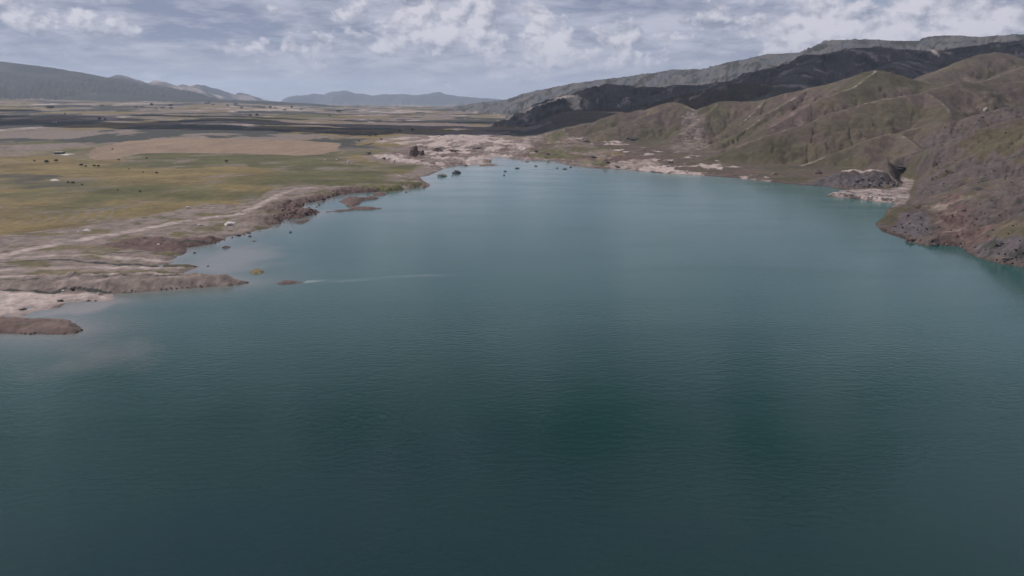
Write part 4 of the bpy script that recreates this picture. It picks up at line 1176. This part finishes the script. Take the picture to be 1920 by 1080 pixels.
for args in [
        (855, 325.5, 17, 5.5, M_DARKROCK, 'large blackish boulder standing in the water off the mud flats'),
        (829, 331, 17, 4.5, M_MUDROCK, 'low grey rock in the shallows left of the blackish boulder'),
        (848, 330, 4, 1.5, M_MUDROCK, 'tiny rock just below the blackish boulder in the water'),
        (873, 311, 9, 3, M_MUDROCK, 'grey rock at the water edge behind the blackish boulder'),
        (947.5, 322, 6, 2.2, M_DARKROCK, 'small dark rock alone in the water at the lake head'),
        (945, 329, 3, 2, M_DARKROCK, 'tiny dark rock in the water, nearest of those at the lake head'),
        (1028, 303, 5, 1.8, M_MUDROCK, 'small pale brown rock close under the far bank'),
        (988, 303.5, 8, 1.6, M_BROWNROCK, 'flat brown rock in the water below the far beach'),
        (423, 465, 14, 4, M_MUDROCK, 'ragged grey rock in the water off the dark red bank'),
        (364, 475, 5.5, 2, M_DARKROCK, 'small dark rock in the shallows beside the dark red bank'),
        (448, 442.5, 6.5, 3, M_DARKROCK, 'dark boulder touching the shore left of the raked pink beach'),
        (467.5, 444, 6, 2, M_DARKROCK, 'dark rock in the water, lower of the pair off the pink beach'),
        (466.5, 438, 6.5, 2, M_DARKROCK, 'dark rock in the water, upper of the pair off the pink beach'),
        (476, 452, 8, 1.5, M_MUDROCK, 'thin pale rock nearly awash off the pink beach'),
        (544.5, 436, 5, 2, M_DARKROCK, 'small black rock alone in the water off the red rocks'),
        (390, 499.5, 4, 1.5, M_DARKROCK, 'tiny dark rock at the end of the drowned grassy strip'),
        (365, 500.5, 4, 1.5, M_DARKROCK, 'tiny dark rock on the drowned grassy strip'),
        (726, 361.5, 4, 1.5, M_BROWNROCK, 'small brown rock in the water under the green point'),
        (762, 361, 4, 1.5, M_DARKROCK, 'tiny dark rock off the tip of the green point'),
        (1070, 362 - 60 + 12, 5, 2, M_DARKROCK, 'dark rock at the foot of the far right bank')]:
    rock(*args)
# flooded brush at the lake head: low dark clumps in the water
for u, v, wpx, lab in [(970, 316, 17, 'long low clump of drowned brush at the lake head'), (1005, 312, 11, 'dark clump of drowned brush in the middle of the lake head'),
                       (1059, 317.5, 13, 'dark green clump of drowned brush near the far right bank'), (1045, 316, 7, 'thin clump of drowned brush left of the dark green one')]:
    p, m = px_m(u, v)
    o = copy_tree(SHRUB, p, rnd.uniform(0, 6), (wpx * m / 5.4, wpx * m / 7, 1.5 * m / 2.4))
    tag(o, lab, 'shrub', 'drowned brush in the lake')
# pale stones on the left bank
for args in [
        (162, 433, 11, 3, M_PALE, 'pale stone on the grey apron under the grass, right of a smaller one'),
        (147, 435.5, 5, 2, M_PALE, 'small pale stone on the grey apron under the grass'),
        (352, 389.5, 9, 2.5, M_PALE, 'pale stone on the stony slope above the dirt road'),
        (430, 422, 20, 5, M_PALE, 'pale heap of stones between dirt road and pink beach'),
        (375, 423.5, 9, 3, M_PALE, 'pale stone on the olive ground below the dirt road'),
        (297, 460, 7, 2.5, M_PALE, 'whitish stone on top of the dark red bank'),
        (118, 546, 5, 2.5, M_PALE, 'white stone at the foot of the long berm, left one'),
        (130, 542, 4, 2.5, M_PALE, 'white stone at the foot of the long berm, beside black rubble'),
        (36, 582, 4, 3.5, M_PALE, 'white stone standing on the pale beach at the water edge'),
        (185, 551, 6, 2, M_PALE, 'white stone at the wet end of the pale beach'),
        (137, 542.5, 11, 2.5, M_DARKROCK, 'black rubble at the foot of the long berm'),
        (112, 565.5, 9, 3, M_DARKROCK, 'black rock on the pale beach beside the water'),
        (43, 581.5, 9, 2.5, M_DARKROCK, 'black rock on the pale beach right of the white stone'),
        (165, 565, 6, 1.5, M_DARKROCK, 'small black rock in the film of water on the beach, left one'),
        (179, 565, 4, 1.5, M_DARKROCK, 'small black rock in the film of water on the beach, right one'),
        (101, 339, 14, 2.5, M_PALE, 'pale stone heap on the dark scrub patch left of three trees'),
        (610, 301, 5, 2.5, M_PALE, 'white stone on the green strip under the tan field, left one'),
        (631, 299.5, 3, 1.5, M_PALE, 'small white stone on the green strip right of a bigger one'),
        (653, 306, 6, 4, M_PALE, 'white stone where the green strip meets the grey slope'),
        (739, 304, 5, 4, M_PALE, 'pale rounded stone on the mud bank below the grey slope'),
        (781, 341 - 20, 4, 2, M_PALE, 'pale stone on the green point near the mud'),
        (1847, 211, 5, 5, M_PALE, 'pale boulder among dark rubble high on the right slope')]:
    rock(*args)
# dark outcrops and rubble of the right bank
for args in [
        (1690, 316, 22, 4, M_DARKROCK, 'low dark ledge right of the ledge above the quarry mound'),
        (1533, 326, 13, 7, M_BROWNROCK, 'brown knob of rock on the grass left of the quarry mound'),
        (1452, 328, 14, 4, M_BROWNROCK, 'dark cut bank above the right shore'),
        (1810, 396, 8, 3.5, M_DARKROCK, 'black rock on the brown slope below the headland crest'),
        (1877, 459.5, 12, 4, M_DARKROCK, 'black hollowed rock at the shore of the lower headland'),
        (1752, 460, 16, 4, M_DARKROCK, 'black rock ledge at the waterline of the headland'),
        (1710, 453, 14, 7, M_BROWNROCK, 'rounded brown rock at the waterline of the headland'),
        (775, 292, 19, 14, M_BROWNROCK, 'tall broken brown outcrop on the pale mud flats'),
        (790, 290, 10, 9, M_BROWNROCK, 'smaller brown outcrop right of the tall one on the mud flats'),
        (780, 281, 6, 8, M_DARKROCK, 'dark stump of rock behind the tall outcrop on the mud flats'),
        (820, 283, 20, 5, M_BROWNROCK, 'long brown rock on the mud flats right of the tall outcrop'),
        (850, 284, 24, 4, M_BROWNROCK, 'low brown rock shelf in the middle of the mud flats'),
        (895, 278, 16, 3, M_MUDROCK, 'grey rock shelf at the back of the mud flats'),
        (720, 298, 7, 2.5, M_DARKROCK, 'dark rock on the pale mud at its left end'),
        (688, 290, 16, 5, M_MUDROCK, 'grey gully rock left of the pale mud'),
        (1100, 266.5, 15, 3, M_DARKROCK, 'black ledge under the foot of the left green hill'),
        (1185, 262, 24, 5, M_DARKROCK, 'dark ledge on the green foot of the hills'),
        (1257, 306, 10, 4, M_DARKROCK, 'black rock on the olive shore right of the dark red bank'),
        (1158, 314, 8, 3, M_DARKROCK, 'black rock on the small pale beach of the right shore'),
        (1110, 296, 18, 3, M_DARKROCK, 'dark ledge between the pale strips of the right shore'),
        (1028, 290, 7, 3, M_DARKROCK, 'dark rock on the pink mud near the right shore'),
        (1006, 286, 9, 4, M_DARKROCK, 'dark rock behind the pink mud of the lake head'),
        (1137, 305, 14, 5, M_BROWNROCK, 'brown rock at the left end of the dark red bank')]:
    u, v, wpx, hpx, mt, lab = args
    rock(u, v, wpx, hpx, mt, lab, 'rock_outcrop', 'rock', None, 3, None, .26)
# quarry rubble
LABQ = 'dark block of broken rock on the front of the quarry mound'
for k in range(34):
    u = rnd.uniform(1600, 1690); v = 333 + rnd.uniform(0, 16) + (u - 1600) * 0.03
    rock(u, v + 2, rnd.uniform(3.5, 7), rnd.uniform(2, 4.5), M_DARKROCK if rnd.random() < .6 else M_MUDROCK, LABQ if False else 'block of broken rock on the front of the quarry mound', 'boulder', 'boulder', None, 2, 'broken blocks on the quarry mound', .26)
for k in range(26):
    u = rnd.uniform(1570, 1675); v = 364 + (u - 1570) * 0.12 + rnd.uniform(-2, 4)
    rock(u, v, rnd.uniform(2.5, 5), rnd.uniform(1.2, 2.6), M_MUDROCK, 'grey block of rock on the pale spit below the quarry', 'boulder', 'boulder', None, 2, 'blocks on the quarry spit', .26)


for k in range(46):
    a_, b_ = ROCK_SHORE[2 + k % 6 if 2 + k % 6 < 8 else 2], ROCK_SHORE[min(3 + k % 5, 7)]
    f_ = rnd.random()
    u, v = a_[0] + (b_[0] - a_[0]) * f_ + rnd.uniform(-22, 14), a_[1] + (b_[1] - a_[1]) * f_ + rnd.uniform(-9, 4)
    rock(u, v, rnd.uniform(3, 7.5), rnd.uniform(1.2, 3), M_BROWNROCK, 'reddish brown block on the broken red shore below the dirt road', 'boulder', 'boulder', None, 2, 'blocks on the red shore', .28)
for k in range(28):
    u = rnd.uniform(1660, 1918)
    v = np.interp(u, [1660, 1700, 1760, 1805, 1840, 1918], [434, 449, 460, 466, 484, 500]) - rnd.uniform(0.5, 9)
    rock(u, v, rnd.uniform(3, 7), rnd.uniform(1.6, 3.6), M_BROWNROCK if rnd.random() < .6 else M_DARKROCK, 'block of rock at the waterline of the right headland', 'boulder', 'boulder', None, 2, 'blocks along the headland waterline', .28)


EDGES = [([(245, 549), (302, 545), (352, 541), (427, 536.5), (466, 531)], 'rubble at the waterline of the long berm', 'small block of rubble at the waterline of the long berm', 22),
         ([(8, 625), (60, 627), (115, 627), (140, 625), (153, 619), (136, 606)], 'rubble round the reddish spit', 'small block of rubble at the edge of the lowest reddish spit', 18),
         ([(350, 465), (402, 457), (424, 448), (465, 438), (500, 430), (527, 418)], 'stones at the water edge of the pink beach', 'small stone at the water edge between red bank and pink beach', 16)]
for pts_, grp_, lab_, n_ in EDGES:
    us_ = [p_[0] for p_ in pts_]
    for k in range(n_):
        f_ = rnd.uniform(0, len(pts_) - 1.001); i_ = int(f_); f_ -= i_
        u = pts_[i_][0] + (pts_[i_ + 1][0] - pts_[i_][0]) * f_ + rnd.uniform(-2, 2)
        v = pts_[i_][1] + (pts_[i_ + 1][1] - pts_[i_][1]) * f_ + rnd.uniform(-2.2, 1.0)
        rock(u, v, rnd.uniform(2.2, 5), rnd.uniform(0.9, 2.2), (M_DARKROCK, M_BROWNROCK, M_MUDROCK)[k % 3], lab_, 'boulder', 'boulder', None, 2, grp_, .28)


# ---- islets
def islet(poly, top, slope, mat, label, rough=0.8, step=1.0):
    pts = [at_z(u, v) for u, v in poly]
    xs = [p[0] for p in pts]; ys = [p[1] for p in pts]
    cx, cy = (min(xs) + max(xs)) / 2, (min(ys) + max(ys)) / 2
    gx, gy = np.meshgrid(np.arange(min(xs) - 4, max(xs) + 4, step, dtype=F), np.arange(min(ys) - 4, max(ys) + 4, step * 1.2, dtype=F))
    a = sdf(gx, gy, pts) + fbm(gx, gy, 9, 3, 0.55, 131) * 3.0
    h = np.minimum(a * slope, top) + fbm(gx, gy, 7, 4, 0.6, 132, True) * rough * sstep(0, 3, a)
    i_ = np.arange(gx.size).reshape(gx.shape)
    qd = np.stack([i_[:-1, :-1], i_[:-1, 1:], i_[1:, 1:], i_[1:, :-1]], -1).reshape(-1, 4)
    hm = np.maximum.reduce([h[:-1, :-1], h[:-1, 1:], h[1:, 1:], h[1:, :-1]]).ravel()
    qd = qd[hm > -0.6]
    vv = np.stack([gx - cx, gy - cy, h], -1).reshape(-1, 3)
    us, inv = np.unique(qd, return_inverse=True)
    o = link('islet', np_mesh('islet', vv[us], inv.reshape(-1, 4)), mat)
    o.location = (cx, cy, 0)
    tag(o, label, 'islet')


M_ISLE = plain_material('red_islet_rock', (.086, .057, .052), 0.95, 0.4, 0.3, 0.8)
M_ISLEG = plain_material('grassy_islet', (.130, .100, .055), 0.95, 0.4, 0.4, 0.8)
islet([(640, 377), (648, 371), (660, 372), (676, 371), (682, 373), (690, 369.5), (713, 372), (684, 376), (672, 383), (664, 388), (650, 387)], 2.6, .32, M_ISLE, 'reddish rock islet with a pointed right tail off the red rocks', 1.4)
islet([(612, 397.5), (630, 394.5), (648, 394), (660, 390), (672, 388), (692, 388.5), (716, 391), (694, 393.5), (664, 394), (640, 396.5)], 1.3, .25, M_ISLE, 'long thin dark islet below the reddish rock islet', 0.8)
islet([(697, 367), (705, 362), (716, 361), (727, 364), (722, 367), (708, 367.5)], 2.0, .3, M_ISLE, 'small brown islet close to the green point', 0.9)
islet([(548, 418), (556, 415.5), (566, 416), (572, 412), (578, 414), (570, 418), (560, 418.5)], 1.4, .4, M_ISLE, 'small ragged red islet in front of the red rocks', 0.8, .7)
islet([(468, 511), (474, 507), (486, 506), (496, 510), (490, 513.5), (476, 514)], 1.1, .5, M_ISLEG, 'round yellowish grassy islet off the tip of the long berm', 0.8, .5)
islet([(515, 533), (528, 528), (550, 527.5), (572, 528.5), (576, 530), (550, 532), (530, 533.5)], 0.7, .4, M_ISLE, 'flat rusty islet with a pale trail of foam to its right', 0.5, .5)
islet([(562, 391.5), (580, 390.3), (581, 391.3), (563, 392.5)], 0.5, .3, M_ISLE, 'thin dark finger of rock in the inlet of the red rocks', 0.3, .6)


# ---- far village
def house(u, v, wpx, hpx, label, group=None, white=False):
    p, m = px_m(u, v)
    wd, ht = wpx * m, hpx * m
    root = empty('house', p, rnd.uniform(-.4, .4))
    bm = bmesh.new(); box(bm, (0, 0, ht * .5 - 1), (wd, wd * .7, ht + 2)); from_bm('wall', bm, M_WALL, root, False)
    bm = bmesh.new(); box(bm, (0, 0, ht + .35), (wd * 1.06, wd * .76, .7))
    box(bm, (wd * .2, 0, ht + 1.4), (wd * .25, wd * .25, 1.4)); from_bm('roof', bm, M_ROOF, root, False)
    for k in (-1, 0, 1):
        bm = bmesh.new(); box(bm, (wd * .3 * k, -wd * .35, ht * .55), (wd * .14, .3, ht * .35)); from_bm('window', bm, M_GLASS, root, False)
    tag(root, label, 'house', group)


HG = 'houses of the far village'
for u, v, wpx, hpx, lab in [
        (256, 202, 5, 2.5, 'pale house at the left end of the far village under the dark range'), (267, 201, 4, 2, 'small pale house second from the left end of the far village'),
        (292, 204, 5, 2, 'low pale house below the dark tree clump of the far village'), (305, 203.5, 6, 2.5, 'wide pale house in the left half of the far village'),
        (321, 204, 5, 2.2, 'pale house right of the wide one in the far village'), (386, 195.5, 4, 2, 'white house high in the far village, left of the brightest'),
        (391, 195.5, 6, 3, 'brightest white house high in the middle of the far village'), (400, 197, 4, 2, 'white house right of the brightest one in the far village'),
        (427, 199, 5, 2.5, 'pale house between the brightest house and the tree in the far village'), (442, 196.5, 6, 2.5, 'white house at the foot of the dark foothill'),
        (453, 203, 5, 2.5, 'pale house below the foothill house in the far village'), (488, 202.5, 6, 3, 'white house left of the dark tree in the far village'),
        (495, 202.5, 5, 2.5, 'white house touching the dark tree of the far village'), (516, 204, 5, 2.2, 'pale house right of the dark tree in the far village'),
        (534, 207, 5, 2.2, 'pale house at the lower right of the far village'), (565, 206, 5, 2, 'last pale house at the right end of the far village'),
        (618, 218, 5, 2.2, 'lone white house on the far plain right of the village'), (192, 200, 6, 2.5, 'pale house on the far plain left of the village'),
        (103, 230, 5, 2, 'lone white hut on the rim of the shaded plain at the left'), (155, 267, 3, 2, 'tiny white hut left of the tan field')]:
    house(u, v, wpx, hpx, lab, HG)

# long dark shed with its pale yard
p, m = px_m(112, 288.5)
root = empty('shed', p, 0.05)
wd, ht = 13 * m, 3.2 * m
bm = bmesh.new(); box(bm, (0, 0, ht * .4 - .5), (wd, wd * .45, ht * .8 + 1)); from_bm('wall', bm, M_DARKROCK, root, False)
bm = bmesh.new()
pr = [(-wd * .52, -wd * .26, ht * .8), (wd * .52, -wd * .26, ht * .8), (wd * .52, wd * .26, ht * .8), (-wd * .52, wd * .26, ht * .8), (-wd * .52, 0, ht * 1.15), (wd * .52, 0, ht * 1.15)]
vs = [bm.verts.new(q_) for q_ in pr]
for f_ in ((0, 1, 5, 4), (3, 4, 5, 2), (0, 4, 3), (1, 2, 5), (0, 3, 2, 1)):
    bm.faces.new([vs[i] for i in f_])
from_bm('roof', bm, M_ROOF, root, False)
bm = bmesh.new(); box(bm, (wd * .2, -wd * .227, ht * .35), (wd * .12, .15, ht * .7)); from_bm('door', bm, M_PAINT, root, False)
tag(root, 'long dark low shed beside a pale yard left of the tan field', 'shed')
rock(124, 290.5, 17, 1.6, M_PALE, 'low white heap on the yard right of the long dark shed', 'stone_heap', 'heap')


# ---- two work vehicles on the quarry floor
def truck(u, v, lpx, rz, label):
    p, m = px_m(u, v)
    s = max(lpx * m, 4.5) / 7.0
    root = empty('truck', p, rz)
    root.scale = (s, s, s)
    bm = bmesh.new(); box(bm, (0, 0, 1.0), (6.6, 1.1, .35), .05); from_bm('chassis', bm, M_PAINT, root, False)
    bm = bmesh.new(); box(bm, (2.5, 0, 2.1), (1.7, 2.3, 2.1), .18)
    cab = from_bm('cab', bm, M_PAINT, root, False)
    bm = bmesh.new(); box(bm, (3.36, 0, 2.6), (.06, 1.9, .75)); from_bm('windscreen', bm, M_GLASS, cab, False)
    bm = bmesh.new()
    for c_, s_ in (((-.8, 0, 1.5), (4.4, 2.3, .2)), ((-.8, 1.1, 2.2), (4.4, .12, 1.3)), ((-.8, -1.1, 2.2), (4.4, .12, 1.3)), ((1.35, 0, 2.5), (.12, 2.3, 1.9)), ((-2.95, 0, 2.1), (.12, 2.3, 1.1))):
        box(bm, c_, s_)
    from_bm('bed', bm, M_PAINT, root, False)
    for x in (2.4, -1.0, -2.2):
        for y in (-1.05, 1.05):
            bm = bmesh.new(); tube(bm, (x, y - .17, .5), (x, y + .17, .5), .5, .5, 14); from_bm('wheel', bm, M_TYRE, root, False)
    tag(root, label, 'truck', 'vehicles on the quarry floor')


truck(1679.5, 334.5, 6, 0.9, 'dark work truck on the pale quarry floor, left of two')
truck(1684.5, 335, 5, 2.3, 'dark work truck on the pale quarry floor, right of two')
#THINGS_END

# ------------------------------------------------------------------ haze
me = bpy.data.meshes.new('haze')
bm = bmesh.new()
bmesh.ops.create_cube(bm, size=1.0)
for vv_ in bm.verts:
    vv_.co = (vv_.co.x * 54000, vv_.co.y * 54000, -9 if vv_.co.z < 0 else max(float(H.max()) + 25, 300))
bm.to_mesh(me); bm.free()
M_HAZE = bpy.data.materials.new('haze')
M_HAZE.use_nodes = True
t = NT(M_HAZE.node_tree)
pv = t.n('ShaderNodeVolumePrincipled')
pv.inputs['Color'].default_value = (.66, .79, 1.0, 1)
pv.inputs['Density'].default_value = 2.7e-5
pv.inputs['Anisotropy'].default_value = 0.2
t.put(t.n('ShaderNodeOutputMaterial').inputs['Volume'], pv.outputs[0])
tag(link('haze', me, M_HAZE), kind='stuff')
print('grid', NR, NP, 'faces', int(keep.sum()), 'maxH', float(H.max()), [int((keep & (cls == i)).sum()) for i in range(9)])
